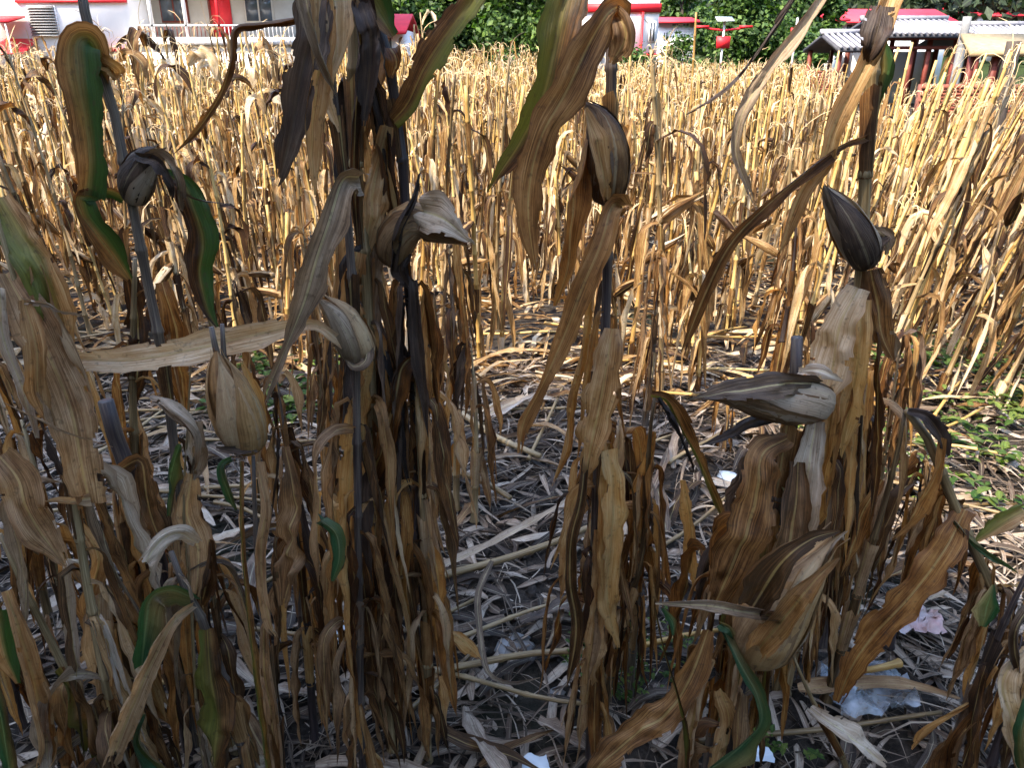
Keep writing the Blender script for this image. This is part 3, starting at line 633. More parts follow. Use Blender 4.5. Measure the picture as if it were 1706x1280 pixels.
p.leaf([(628, 800, -.04), (606, 880, -.05), (600, 960, -.05), (598, 1060, -.04)], [20, 36, 36, 5], 'brown')
p.leaf([(650, 980, -.02), (640, 1050, -.03), (620, 1120, -.03), (640, 1210, -.02)], [20, 34, 30, 5], 'tan')
p.fill(12, (.15, 1.25), L=(.25, .45), kinds=('brown', 'rust', 'brown', 'tan', 'dark'))
p.fill(9, (.95, 1.6), L=(.25, .45), W=(.02, .04), kinds=('brown', 'rust', 'dark'), kb=.12)
p = Plant('corn plant with a bluish black stem and grey pointed ear turned right', 1.45, (705, 1230))
p.stalk([(605, -50), (625, 30), (645, 80), (655, 150), (668, 250), (676, 310), (672, 420), (684, 500), (688, 600), (695, 760), (702, 900), (708, 1080), (706, 1240)], 19, 'stalk_dark', sheaths=.2, w1=17)
p.stalk([(686, 480), (692, 600), (700, 760), (708, 920), (712, 1080), (710, 1240)], 22, 'stalk', sheaths=.8, Y=1.43)
p.leaf([(600, -40, -.03), (618, 0, -.05), (640, 35, -.05), (655, 60, -.04)], [44, 56, 46, 18], 'half', fold=.4)
p.leaf([(655, 200, -.02), (680, 170, -.04), (708, 110, -.05), (745, 55, -.05), (800, -20, -.04)], [26, 34, 44, 46, 30], 'olive', tw=.2, fold=.5, rip=.03)
p.leaf([(650, 80, -.03), (660, 100, -.05), (652, 130, -.05)], [30, 34, 8], 'rust')
p.leaf([(640, 60, .03), (625, 120, .03), (610, 200, .03), (605, 260, .03)], [20, 44, 38, 8], 'tan')
p.ear([(655, 440, 0), (660, 395, -.04), (690, 365, -.05), (735, 385, -.05), (775, 402, -.05)], 66, 'brown', ['brown', 'tan', 'dark'], nh=3, over=.1, flare=.2)
p.leaf([(700, 290, -.04), (690, 330, -.07), (665, 380, -.07), (660, 450, -.06)], [8, 34, 50, 20], 'dark', fold=.4)
p.leaf([(700, 350, -.07), (740, 365, -.1), (775, 395, -.1), (792, 408, -.1)], [50, 66, 26, 3], 'grey', fold=.35, tw=0)
p.leaf([(672, 420, -.03), (665, 450, -.04), (682, 480, -.04)], [34, 30, 8], 'dark')
p.leaf([(700, 590, -.03), (672, 610, -.06), (655, 680, -.07), (632, 760, -.07), (618, 830, -.06)], [18, 40, 50, 44, 8], 'rust', fold=.4)
p.leaf([(712, 480, 0), (700, 560, -.02), (705, 650, -.03), (700, 720, -.03)], [24, 34, 30, 6], 'brown')
p.leaf([(668, 820, -.04), (672, 900, -.05), (668, 980, -.05), (680, 1040, -.04)], [30, 52, 46, 10], 'rust')
p.leaf([(712, 900, -.02), (730, 960, -.03), (725, 1040, -.03), (735, 1100, -.02)], [16, 26, 24, 4], 'rust')
p.leaf([(735, 1050, -.02), (760, 1060, -.04), (785, 1080, -.04), (803, 1100, -.04)], [8, 22, 18, 3], 'rust')
p.fill(14, (.1, 1.1), L=(.25, .45), kinds=('rust', 'brown', 'tan'))
p.fill(7, (.9, 1.35), L=(.22, .4), W=(.018, .036), kinds=('brown', 'rust', 'dark'), kb=.12)

# --- F: mid-distance shaded plants
for (x, ytop, ybot, YY, lab, n) in ((760, 400, 850, 2.62, 'slim shaded corn plant standing alone left of the centre gap', 9), (735, 470, 830, 2.75, 'slim shaded corn plant close behind the pair at the left of the centre gap', 6),
        (790, 560, 870, 2.55, 'low bent corn stem beside the slim shaded pair', 4), (540, 380, 760, 2.9, 'shaded corn plant seen between the egg-shaped ear and the centre stems', 9),
        (1290, 330, 640, 3.6, 'brown corn plant half in shade behind the grey pointed ear on the right', 9), (1075, 400, 700, 3.2, 'brown corn plant right of the black centre stem, part in sunlight', 8),
        (150, 500, 900, 2.3, 'shaded corn plant behind the crumpled grey leaves at the left edge', 10), (430, 470, 800, 2.6, 'shaded corn plant rising behind the egg-shaped ear', 7),
        (70, 620, 980, 1.9, 'low leafy corn plant in the shade at the left edge', 9), (500, 620, 1000, 1.8, 'short shaded corn plant right of the egg-shaped ear', 8),
        (30, 760, 1180, 1.5, 'leafy brown corn plant low at the left edge', 9), (120, 700, 1080, 1.75, 'leafy corn plant between the crumpled grey leaves and the cut stub', 9),
        (260, 780, 1120, 1.6, 'leafy corn plant just right of the thick cut stub', 9), (380, 860, 1200, 1.45, 'leafy corn plant low behind the egg-shaped ear', 7), (520, 820, 1180, 1.5, 'leafy tan corn plant left of the brown centre stems', 10),
        (640, 500, 1080, 1.75, 'brown corn stem crowded in behind the bluish black stem', 12), (590, 560, 980, 1.95, 'brown corn plant behind the centre stems, left one', 10), (690, 620, 1000, 1.9, 'brown corn plant behind the centre stems, right one', 9), (600, 840, 1200, 1.5, 'low leafy corn stem at the foot of the centre stems', 8), (665, 860, 1210, 1.48, 'low leafy corn stem right at the foot of the bluish black stem', 8),
        (1010, 700, 1120, 1.65, 'brown corn stem just behind the black centre-right stem', 10), (1050, 780, 1130, 1.62, 'rust-brown corn stem right of the black centre-right stem', 9),
        (1240, 760, 1150, 1.6, 'leafy brown corn stem at the left of the right-hand clump', 11), (1300, 700, 1120, 1.7, 'leafy brown corn stem inside the right-hand clump', 12), (1370, 640, 1080, 1.8, 'leafy brown corn stem at the back of the right-hand clump', 12), (1420, 560, 1040, 1.95, 'leafy corn stem at the right of the right-hand clump', 11),
        (1180, 900, 1250, 1.35, 'leafy brown corn stem left of the fat ear', 8), (1480, 760, 1080, 1.8, 'leafy stem just left of the V-bent stem', 6), (1650, 1060, 1280, 1.4, 'low leafy stem at the bottom right corner', 6),
        (1200, 660, 760, 3.0, 'short broken corn stump in front of the sunlit litter', 2)):
    p = Plant(lab, YY, (x, ybot), group='shaded corn plants behind the first row')
    lean = (x-853)*.12*(ybot-ytop)/400
    w_ = 14 if YY > 2.2 else 18
    p.stalk([(x+lean, ytop), (x+lean*.5+6, (ytop+ybot)/2), (x, ybot)], w_, 'stalk_dark' if len(lab) % 2 else 'stalk', sheaths=.85, w1=w_*.35)
    p.fill(2, (P(x, ytop+25, YY)[2], P(x, ytop, YY)[2]), L=(.2, .4))
    zt = P(x, ytop, YY)[2]
    p.fill(n, (zt*.3, zt*.98), L=(.25, .55), kinds=('rust', 'brown', 'tan'))

# --- G: centre plant with the black stem
p = Plant('tall corn plant right of centre with straight black stem and long strap leaves', 1.4, (985, 1230))
p.stalk([(1016, -60), (1018, 60), (1018, 200), (1014, 330), (1012, 440), (1008, 560), (998, 720), (992, 860), (988, 1000), (985, 1150)], 17, 'stalk_dark', w1=16, sheaths=.25, smat=('dark', 'brown'))
p.leaf([(965, -60, .02), (940, 10, 0), (925, 80, -.01), (905, 160, -.01), (868, 235, 0), (835, 285, 0), (812, 320, 0)], [70, 72, 68, 56, 46, 30, 4], 'olive', tw=.1, fold=.3, rip=.03)
p.leaf([(1020, 60, -.01), (1032, 14, -.05), (1010, 25, -.08), (975, 90, -.09), (940, 160, -.09), (905, 220, -.08), (885, 290, -.07), (880, 360, -.06), (892, 450, -.05)], [14, 34, 50, 60, 50, 46, 46, 30, 5], 'brown', tw=(.3, .5, .2, 0, 0, .1), fold=.3, rip=.04)
p.leaf([(1020, 15, -.04), (1036, 40, -.07), (1038, 70, -.07), (1018, 105, -.05)], [20, 40, 48, 8], 'tan', fold=.5)
p.ear([(1010, 335, 0), (1012, 300, -.03), (1010, 240, -.04), (995, 190, -.04), (975, 172, -.04)], 70, 'dark', ['dark', 'brown', 'dark'], nh=4, over=.1, flare=.3)
p.leaf([(975, 180, -.06), (992, 230, -.08), (1005, 290, -.08), (1008, 335, -.06)], [8, 40, 36, 8], 'brown', fold=.5)
p.leaf([(978, 225, -.02), (962, 290, -.04), (952, 370, -.05), (945, 450, -.05), (925, 510, -.04)], [26, 46, 48, 40, 8], 'rust', fold=.4)
p.leaf([(1038, 345, -.02), (1020, 345, -.06), (1000, 410, -.09), (970, 480, -.1), (940, 560, -.1), (900, 650, -.1), (872, 705, -.1), (866, 755, -.1)], [34, 54, 66, 62, 50, 26, 38, 12], 'brown', tw=(.3, 0, 0, .1, .3, 0), fold=.25, rip=.04)
p.leaf([(1000, 440, -.03), (985, 500, -.05), (970, 590, -.05), (950, 660, -.05), (945, 740, -.05), (920, 810, -.05)], [24, 36, 34, 30, 38, 5], 'rust', fold=.4)
p.leaf([(1020, 548, -.03), (1012, 600, -.06), (1000, 670, -.07), (985, 740, -.07), (975, 800, -.06)], [26, 50, 56, 40, 8], 'brown', tw=0, fold=.25)
p.leaf([(975, 760, -.05), (968, 830, -.08), (952, 900, -.09), (950, 970, -.09), (960, 1050, -.09), (945, 1145, -.08)], [24, 38, 40, 44, 40, 3], 'tan', tw=.1, fold=.25, rip=.08)
p.leaf([(1012, 750, -.03), (1022, 800, -.05), (1020, 900, -.05), (1012, 1000, -.05), (1030, 1080, -.04)], [26, 34, 30, 30, 4], 'rust', fold=.4)
p.leaf([(1000, 880, -.02), (1000, 980, -.03), (985, 1080, -.03), (975, 1180, -.02)], [16, 32, 36, 14], 'brown')
p.fill(14, (.1, .85), L=(.25, .42), kinds=('rust', 'brown', 'tan'))
p.fill(4, (.85, 1.25), L=(.25, .4), W=(.016, .032), kinds=('brown', 'rust', 'dark'), stalk=0, kb=.1)
p = Plant('corn stem snapped over at knee height, its top leaves slanting down to the right', 1.55, (1005, 1170))
p.stalk([(1092, 655), (1082, 730), (1078, 820), (1070, 920), (1045, 1020), (1015, 1130)], 18, 'stalk', sheaths=.8)
p.leaf([(1085, 660, -.02), (1110, 670, -.03), (1140, 720, -.03), (1175, 790, -.03), (1215, 885, -.03)], [18, 30, 30, 32, 8], 'olive', fold=.6)
p.leaf([(1100, 660, -.03), (1125, 700, -.05), (1150, 760, -.05), (1160, 800, -.05)], [14, 20, 14, 3], 'dark', fold=.6)
p.leaf([(1090, 720), (1082, 800), (1070, 900), (1060, 1000)], [18, 36, 38, 10], 'rust')
p.leaf([(1138, 800), (1148, 860), (1152, 920), (1158, 985)], [8, 26, 22, 3], 'rust')
p.fill(8, (.12, .75), L=(.2, .4), kinds=('rust', 'brown'))

# --- H: right clump
p = Plant('tall corn plant at right with grey-green stem and long leaf crossing leftwards', 1.35, (1240, 1300))
p.stalk([(1490, -60), (1470, 20), (1455, 100), (1446, 200), (1440, 330), (1436, 430), (1428, 520), (1410, 620), (1380, 740), (1340, 860), (1300, 980), (1260, 1120), (1240, 1260)], 19, 'stalk', w1=20, sheaths=.45)
p.leaf([(1500, -60, -.02), (1482, 10, -.05), (1455, 80, -.06), (1420, 150, -.06), (1388, 215, -.06), (1370, 270, -.05), (1330, 330, -.05), (1300, 420, -.05)], [44, 50, 50, 48, 44, 30, 34, 5], 'brown', tw=(.2, 0, 0, .2, .4, .2), fold=.35, rip=.04)
p.leaf([(1470, 10, -.06), (1455, 70, -.08), (1440, 100, -.06)], [30, 46, 16], 'dark', fold=.4)
p.leaf([(1442, 230, -.01), (1400, 245, -.05), (1340, 290, -.07), (1270, 350, -.08), (1215, 410, -.08), (1175, 490, -.08), (1135, 588, -.07)], [20, 22, 28, 40, 46, 40, 5], 'brown', tw=(0, .5, .3, 0, 0, .1), fold=.5, rip=.03)
p.leaf([(1390, -40, .05), (1340, 40, .03), (1285, 110, .02), (1238, 185, .02), (1226, 250, .02), (1245, 310, .02), (1262, 352, .02)], [20, 22, 30, 28, 22, 16, 4], 'grey', tw=(.2, 0, 0, .2), fold=.4)
p.leaf([(1345, -40, .06), (1305, 30, .05), (1240, 115, .04), (1190, 160, .04), (1142, 190, .04)], [20, 24, 22, 14, 3], 'dark', fold=.7)
p.leaf([(1468, 60, 0), (1474, 110, 0), (1462, 160, 0), (1450, 210, 0)], [14, 26, 22, 5], 'half')
p.ear([(1446, 440, 0), (1430, 405, -.04), (1405, 360, -.05), (1372, 310, -.05)], 62, 'grey', ['grey', 'dark', 'grey', 'brown'], nh=4, over=.08, flare=.15)
p.leaf([(1440, 440, -.03), (1460, 410, -.04), (1482, 395, -.04)], [26, 34, 6], 'dark')
p.leaf([(1455, 380, -.02), (1478, 400, -.04), (1475, 425, -.04)], [12, 26, 8], 'grey')
p.leaf([(1450, 450, -.02), (1460, 500, -.03), (1470, 560, -.03), (1488, 600, -.03)], [30, 46, 36, 5], 'brown')
p.leaf([(1430, 480, -.03), (1400, 540, -.05), (1385, 620, -.06), (1360, 700, -.06)], [30, 58, 50, 12], 'tan')
p.leaf([(1435, 500, -.04), (1432, 580, -.06), (1420, 660, -.06), (1400, 760, -.05)], [24, 44, 42, 8], 'rust')
p.leaf([(1480, 540, 0), (1484, 570, -.01), (1490, 602, -.01)], [16, 26, 4], 'grey')
p.fill(18, (.45, 1.2), L=(.25, .45), W=(.018, .038), kinds=('brown', 'rust', 'tan'), kb=.14)
p = Plant('thick corn clump with a pale grey ear pointing left and dark cut stub', 1.3, (1230, 1330))
p.stalk([(1328, 562), (1326, 620), (1318, 720), (1300, 820), (1280, 940), (1255, 1080), (1235, 1220)], 18, 'stalk_dark', w1=20, sheaths=.4, smat=('brown', 'tan'))
p.ear([(1372, 672, 0), (1345, 672, -.05), (1300, 668, -.06), (1240, 660, -.06), (1185, 660, -.06)], 74, 'grey', ['grey', 'tan', 'grey', 'grey'], nh=5, over=.22, flare=.15)
p.leaf([(1366, 640, -.05), (1310, 640, -.1), (1240, 650, -.11), (1150, 664, -.11)], [16, 40, 44, 4], 'grey', fold=.3)
p.leaf([(1330, 618, -.04), (1365, 618, -.07), (1405, 635, -.07)], [10, 22, 4], 'grey')
p.leaf([(1300, 690, -.03), (1250, 705, -.04), (1215, 725, -.04), (1170, 742, -.04)], [14, 20, 14, 3], 'dark')
p.leaf([(1312, 730, -.06), (1270, 760, -.1), (1258, 840, -.11), (1225, 930, -.11), (1190, 1010, -.1)], [26, 56, 66, 66, 30], 'brown', fold=.3)
p.leaf([(1330, 770, -.04), (1325, 850, -.07), (1310, 930, -.08), (1280, 1000, -.07)], [24, 46, 50, 12], 'tan')
p.leaf([(1360, 700, -.02), (1345, 790, -.04), (1335, 870, -.05), (1300, 950, -.05)], [26, 50, 48, 12], 'grey')
p.leaf([(1390, 650, 0), (1375, 750, -.02), (1350, 850, -.02), (1330, 930, -.02)], [20, 42, 46, 10], 'rust')
p.leaf([(1265, 850, -.05), (1215, 900, -.08), (1190, 980, -.08)], [24, 50, 24], 'rust')
p.fill(16, (.12, .85), L=(.25, .45), W=(.028, .05), kinds=('brown', 'rust', 'tan', 'olive'))
p = Plant('corn plant with a big fat brown ear and whitish husk blade pointing left', 1.12, (1180, 1420))
p.stalk([(1255, 1085), (1235, 1160), (1215, 1260), (1200, 1340)], 24, 'stalk_dark', sheaths=.4, smat=('brown', 'tan'))
p.ear([(1262, 1098, 0), (1275, 1050, -.03), (1305, 985, -.05), (1345, 930, -.05), (1385, 895, -.04)], 112, 'brown', ['brown', 'tan', 'brown', 'grey'], nh=6, over=.12, flare=.35)
p.leaf([(1320, 1030, -.1), (1250, 1022, -.12), (1180, 1010, -.12), (1092, 1006, -.12)], [20, 44, 36, 10], 'grey', fold=.3, tw=0)
p.leaf([(1255, 1010, -.1), (1300, 940, -.12), (1350, 900, -.12), (1400, 885, -.11)], [50, 70, 40, 4], 'tan', tw=0, fold=.3)
p.leaf([(1265, 1080, -.1), (1315, 1020, -.13), (1360, 965, -.13), (1398, 930, -.11)], [50, 80, 56, 5], 'brown', tw=0, fold=.4)
p.leaf([(1205, 1050, -.03), (1235, 1110, -.06), (1262, 1160, -.07), (1268, 1205, -.07), (1235, 1245, -.06), (1175, 1290, -.05)], [14, 26, 28, 24, 36, 30], 'green', tw=(.3, .2, .4, .8, .5), fold=.4, rip=.03)
p.leaf([(1200, 1040, -.02), (1215, 1050, -.04), (1222, 1065, -.04)], [16, 20, 6], 'green')
p.leaf([(1090, 1012, -.06), (1105, 1080, -.06), (1125, 1150, -.06), (1138, 1210, -.06), (1142, 1290, -.06)], [8, 12, 14, 14, 12], 'olive', fold=1.)
p.leaf([(1105, 1015, -.06), (1120, 1040, -.06), (1122, 1060, -.06)], [6, 16, 5], 'green')
p.leaf([(1180, 1050, 0), (1150, 1130, -.02), (1110, 1190, -.03), (1040, 1240, -.03), (975, 1300, -.03)], [26, 52, 56, 50, 14], 'brown', fold=.3)
p.leaf([(1190, 1100, 0), (1160, 1180, -.02), (1145, 1260, -.02), (1150, 1300, -.02)], [20, 50, 56, 30], 'tan')
p.leaf([(1200, 1150, 0), (1215, 1210, 0), (1190, 1290, 0)], [20, 36, 26], 'brown')
p.fill(9, (.05, .55), L=(.18, .34), W=(.03, .05), kinds=('brown', 'rust', 'tan'))
p = Plant('corn stem bent into an upside-down V, with a long orange-brown leaf', 1.6, (1350, 1180))
p.stalk([(1508, 684), (1494, 760), (1470, 850), (1440, 950), (1408, 1060), (1375, 1170)], 20, 'stalk', sheaths=.6)
p.stalk([(1512, 684, -.01), (1545, 730, -.02), (1585, 830, -.03), (1620, 910, -.03), (1655, 985, -.03)], 18, 'stalk', ground=False, sheaths=.3)
p.leaf([(1512, 686, -.02), (1545, 695, -.04), (1570, 730, -.04), (1578, 760, -.04)], [10, 22, 26, 8], 'dark')
p.leaf([(1572, 730, -.04), (1560, 790, -.05), (1520, 860, -.05), (1485, 900, -.05)], [18, 24, 22, 4], 'rust')
p.leaf([(1608, 850, -.04), (1575, 915, -.08), (1520, 990, -.1), (1455, 1060, -.1), (1420, 1110, -.1), (1395, 1170, -.1)], [30, 50, 46, 48, 36, 14], 'rust', tw=0, fold=.25, rip=.05)
p.leaf([(1590, 868, -.05), (1615, 895, -.07), (1650, 925, -.07), (1695, 955, -.07)], [8, 22, 20, 3], 'green', fold=.4)
p.leaf([(1706, 850, 0), (1670, 870, -.01), (1620, 905, -.01)], [30, 26, 8], 'olive')
p.leaf([(1470, 800, -.02), (1440, 850, -.03), (1425, 900, -.03), (1400, 960, -.03)], [14, 26, 22, 4], 'rust')
p.fill(10, (.1, .75), L=(.2, .4), kinds=('rust', 'brown', 'tan'))
for (pts, lab) in (([(1420, 700), (1395, 800), (1360, 900), (1330, 1000), (1300, 1120)], 'brown corn stem behind the fat ear, leaning right'), ([(1450, 620), (1420, 760), (1385, 880), (1350, 990), (1320, 1100)], 'jointed brown stem between the tall right plant and the V-bent stem')):
    p = Plant(lab, 1.65, (pts[-1][0]-10, 1150)); p.stalk(pts, 20, 'stalk', sheaths=.8); p.fill(9, (.2, 1.0), L=(.25, .45), kinds=('rust', 'brown', 'tan'))
# --- I: bottom right
p = Plant('thick dark corn stem leaning in from the right edge at the bottom right corner', 1.2, (1560, 1380))
p.stalk([(1725, 930), (1690, 1000), (1650, 1090), (1615, 1180), (1575, 1290)], 26, 'stalk_dark', sheaths=.5, smat=('brown', 'dark', 'tan'))
p.leaf([(1706, 1080, -.02), (1672, 1130, -.05), (1685, 1200, -.06), (1700, 1290, -.06)], [24, 44, 40, 20], 'tan')
p.leaf([(1715, 1010, -.02), (1690, 1060, -.05), (1700, 1140, -.05)], [20, 30, 8], 'grey')
p.leaf([(1640, 1180, -.02), (1600, 1230, -.04), (1590, 1300, -.04)], [26, 46, 30], 'brown')
p.leaf([(1712, 1170, -.08), (1700, 1230, -.09), (1706, 1300, -.09)], [16, 22, 18], 'green')
p.leaf([(1636, 1045, 0), (1648, 1000, -.02), (1655, 975, -.02)], [10, 34, 4], 'green')
p.leaf([(1660, 1110, 0), (1615, 1170, 0), (1560, 1210, 0), (1520, 1250, 0)], [16, 26, 28, 5], 'rust')
p.fill(6, (.1, .5), L=(.2, .35), kinds=('tan', 'brown'))
p = Plant('pale bare corn stem slanting down under the fat ear with a twisted pinkish leaf', 1.3, (1430, 1340), group='broken corn stems')
p.stalk([(1318, 1085), (1345, 1150), (1375, 1210), (1415, 1290)], 15, 'tan' if False else 'stalk', sheaths=.1)
p.leaf([(1350, 1180, -.02), (1375, 1200, -.05), (1420, 1230, -.06), (1475, 1275, -.06)], [14, 30, 30, 10], 'grey', fold=.5)

# ------------------------------------------------------------------ sunlit field: prototypes
def proto(k, hi=True, H=None):
    rs = np.random.RandomState(500+k); H = H or rs.choice([.9, 1.1, 1.25, 1.35, 1.45, 1.55])*rs.uniform(.95, 1.05); parts = []
    bend = rs.uniform(-.07, .07, 2)
    top_cut = (k % 4 == 1 or k % 5 == 2)
    pts = [(0, 0, -.03), (bend[0]*.3, bend[1]*.3, H*.35), (bend[0], bend[1], H*.7), (bend[0]*1.8, bend[1]*1.8, H)]
    C = smooth_path(pts, 24 if hi else 6)
    if hi:
        Q, rr, nd, nrad = stalk_rings(C, .0125, .007 if not top_cut else .010, .16)
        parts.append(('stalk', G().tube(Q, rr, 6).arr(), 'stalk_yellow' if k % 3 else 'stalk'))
    else:
        parts.append(('stalk', G().tube(C, np.linspace(.015, .009, len(C)), 3, cap=False).arr(), 'stalk_yellow'))
    nl = int(rs.choice([5, 8, 11, 14])) if hi else int(rs.choice([4, 6, 9, 10]))
    for q in range(nl):
        z = H*(.12+.86*(q+.5*rs.rand())/nl); c = C[np.argmin(abs(C[:, 2]-z))]
        az = (q % 2)*math.pi+rs.uniform(-.9, .9)+k
        L = min(rs.uniform(.25, .65), z*1.05+.05); W = rs.uniform(.018, .05)
        if z > H*.8: L *= .65
        parts.append(('leaf', rand_leaf(c, az, L, W, rs, 13 if hi else 7, 2, el0=rs.uniform(-.8, .9), kb=rs.choice([.05, .08, .12, .2, .4]), rip=.16), 'straw' if hi else 'strawfar'))
    if hi:
        for q in range(0, len(nd)-1):
            if rs.rand() < .5: parts.append(('leaf_sheath', sheath_geo(nd[q], nd[q+1]*.97+nd[q]*.03, nrad[q], nrad[q], rs, 3, 5), 'straw'))
    if k % 3 != 2:
        z = H*rs.uniform(.45, .6); c = C[np.argmin(abs(C[:, 2]-z))]; az = rs.rand()*6.28; d = np.array((math.cos(az), math.sin(az), rs.uniform(-1.2, 1.2))); d = unit(d)
        g, Cc, rr_, A, B = ear_geo([c, c+d*.09+(0, 0, .01), c+d*.2], .024, k, n=8 if hi else 5, m=8 if hi else 4)
        if hi:
            for h in range(2): g.add(*husk_leaf_geo(Cc, rr_, A, B, h*3+k, 2.2, .08, .35, rs, .5, n=7, m=4))
        parts.append(('ear', g.arr(), 'straw'))
    if not top_cut: parts.append(('tassel', tassel_geo(C[-1], rs, .2, 9 if hi else 6, hi).arr(), 'tassel'))
    return parts, H
NP = 14
protos = []
for k in range(NP):
    parts, H = proto(k); meshes = []
    for nm, (V_, F_, U_), mt in parts:
        meshes.append((nm, mesh_from(nm, V_, np.asarray(F_, int).reshape(-1, 4), M[mt], U_)))
    protos.append(meshes)
hero_xy = [tuple(o.location[:2]) for o in COL.objects if o.name.startswith('corn_plant')]
spots = []
y = 3.0; row = 0
while y < 46:
    half = (y*.70+1.0)*1.0; step = .235 if y < 12 else .29
    x = -half+rnd.uniform(0, step)
    while x < half:
        xx = x+rnd.uniform(-.09, .09); yy = y+rnd.uniform(-.13, .13)
        x += step*rnd.choice((.55, 1, 1, 1.5))
        edge = 3.8-.15*xx if xx < .4 else 3.7-.4*(xx-.4)
        if xx < -1.2: edge = 3.6
        if yy < edge: continue
        if abs(xx-.05*yy) < .2 and yy < 4.9: continue
        if xx > yy*.62 and yy < 5.5 and rnd.random() < .3: continue
        # open foot-worn gaps
        if math.sin(xx*1.9+yy*.7)+math.sin(yy*1.3-xx*.6) > 1.55 and yy < 14: continue
        if xx > .40*yy and yy > 13 and rnd.random() < .5: continue
        if xx > .40*yy and yy > 18: continue
        if xx > .36*yy and yy > 20: continue
        if yy > 38-2*math.sin(xx*.3) : continue
        spots.append((yy, xx, row))
    y += .56 if y < 12 else .7; row += 1
spots.sort()
# the ones in view first
def inview(yy, xx): return abs(xx) < yy*.665+.35
near = [s for s in spots if inview(s[0], s[1])][:266]
nearset = set(near); far = [s for s in spots if s not in nearset]
YN = near[-1][0]
def band(xx, yy):
    side = 'left' if xx < -yy*.25 else ('right' if xx > yy*.25 else 'middle')
    dep = 'front' if yy < 5.6 else ('second' if yy < 7.6 else 'third')
    return side, dep
for q, (yy, xx, rw) in enumerate(near):
    side, dep = band(xx, yy)
    k = rnd.randrange(NP)
    lean = rnd.uniform(-.07, .07)+(.02*xx if abs(xx) < 2 else .05*np.sign(xx)); leany = rnd.uniform(-.08, .08)
    if xx > yy*.42: lean += rnd.uniform(.1, .3)
    stemc = 'yellow' if k % 3 else 'tan'
    lw = 'right-leaning' if lean > .06 else ('left-leaning' if lean < -.06 else 'upright')
    tp = 'broken top' if (k % 4 == 1 or k % 5 == 2) else 'feathery top'
    er = 'no ear' if k % 3 == 2 else 'one ear'
    lab = '%s %s corn plant with %s, %s, sunlit field %s, %s' % (lw, stemc, tp, er, side, {'front': 'front', 'second': 'second', 'third': 'rear'}[dep])
    o = bpy.data.objects.new('corn_plant', None); COL.objects.link(o); o.empty_display_size = .1
    o.location = (xx, yy, float(ground_z(xx, yy))); o.rotation_euler = (leany, lean, 0) ; o.rotation_mode = 'XYZ'
    rz = rnd.uniform(0, 6.28)
    from mathutils import Euler, Matrix
    mtx = Euler((leany, lean, 0)).to_matrix() @ Matrix.Rotation(rz, 3, 'Z'); o.rotation_euler = mtx.to_euler()
    s = rnd.uniform(.88, 1.12); o.scale = (s*rnd.uniform(.95, 1.2), s*rnd.uniform(.95, 1.2), s)
    tag(o, lab, 'corn plant', 'sunlit dry corn plants, %s %s' % (side, dep))
    for nm, me in protos[k]:
        link(nm, me, o)
# the rest of the field: one mass
lows = [proto(100+k, False, .95+.4*((k*7) % 12)/11) for k in range(12)]
Vs, Fs, Us, Ms = [], [], [], []; nv = 0
pack = []
for parts, H in lows:
    v = []; f = []; u = []; mi = []; c = 0
    for nm, (V_, F_, U_), mt in parts:
        F_ = np.asarray(F_, int).reshape(-1, 4); v.append(V_); f.append(F_+c); u.append(U_); mi.append(np.full(len(F_), 0 if nm in ('leaf', 'ear') else (1 if nm == 'stalk' else 2))); c += len(V_)
    pack.append(tuple(map(np.concatenate, (v, f, u, mi))))
for (yy, xx, rw) in far:
    v, f, u, mi = pack[rnd.randrange(12)]
    a_ = rnd.uniform(0, 6.28); s = rnd.uniform(.92, 1.16)*(1.04 if yy > 18 else 1); fat = 1.15 if yy < 16 else 1.4
    if xx > .40*yy: s *= .9
    if xx < -.1*yy: s *= rnd.choice((1, 1.12, 1.3)) if yy > 9 else 1.05
    if yy > 26 and -.13*yy < xx < .06*yy: s *= rnd.choice((1.1, 1.3, 1.4))
    lx, ly = rnd.uniform(-.1, .1), rnd.uniform(-.1, .1)
    if xx > yy*.45: lx += rnd.uniform(0, .3)
    ca, sa = math.cos(a_), math.sin(a_)
    w_ = np.empty_like(v); z = v[:, 2]*s
    w_[:, 0] = (v[:, 0]*ca-v[:, 1]*sa)*s*fat+xx+lx*z; w_[:, 1] = (v[:, 0]*sa+v[:, 1]*ca)*s*fat+yy+ly*z; w_[:, 2] = z+float(ground_z(xx, yy))
    Vs.append(w_); Fs.append(f+nv); Us.append(u); Ms.append(mi); nv += len(v)
me = mesh_from('corn_field', np.concatenate(Vs), np.concatenate(Fs), [M['strawfar'], M['stalk_yellow'], M['tassel']], np.concatenate(Us))
me.polygons.foreach_set('material_index', np.concatenate(Ms).astype(np.int32))
tag(link('corn_field', me), 'mass of dry straw-coloured corn stretching back to the houses', 'corn field', kind='stuff')
print('near', len(near), 'YN', YN, 'far', len(far), 'tris', 2*len(me.polygons))

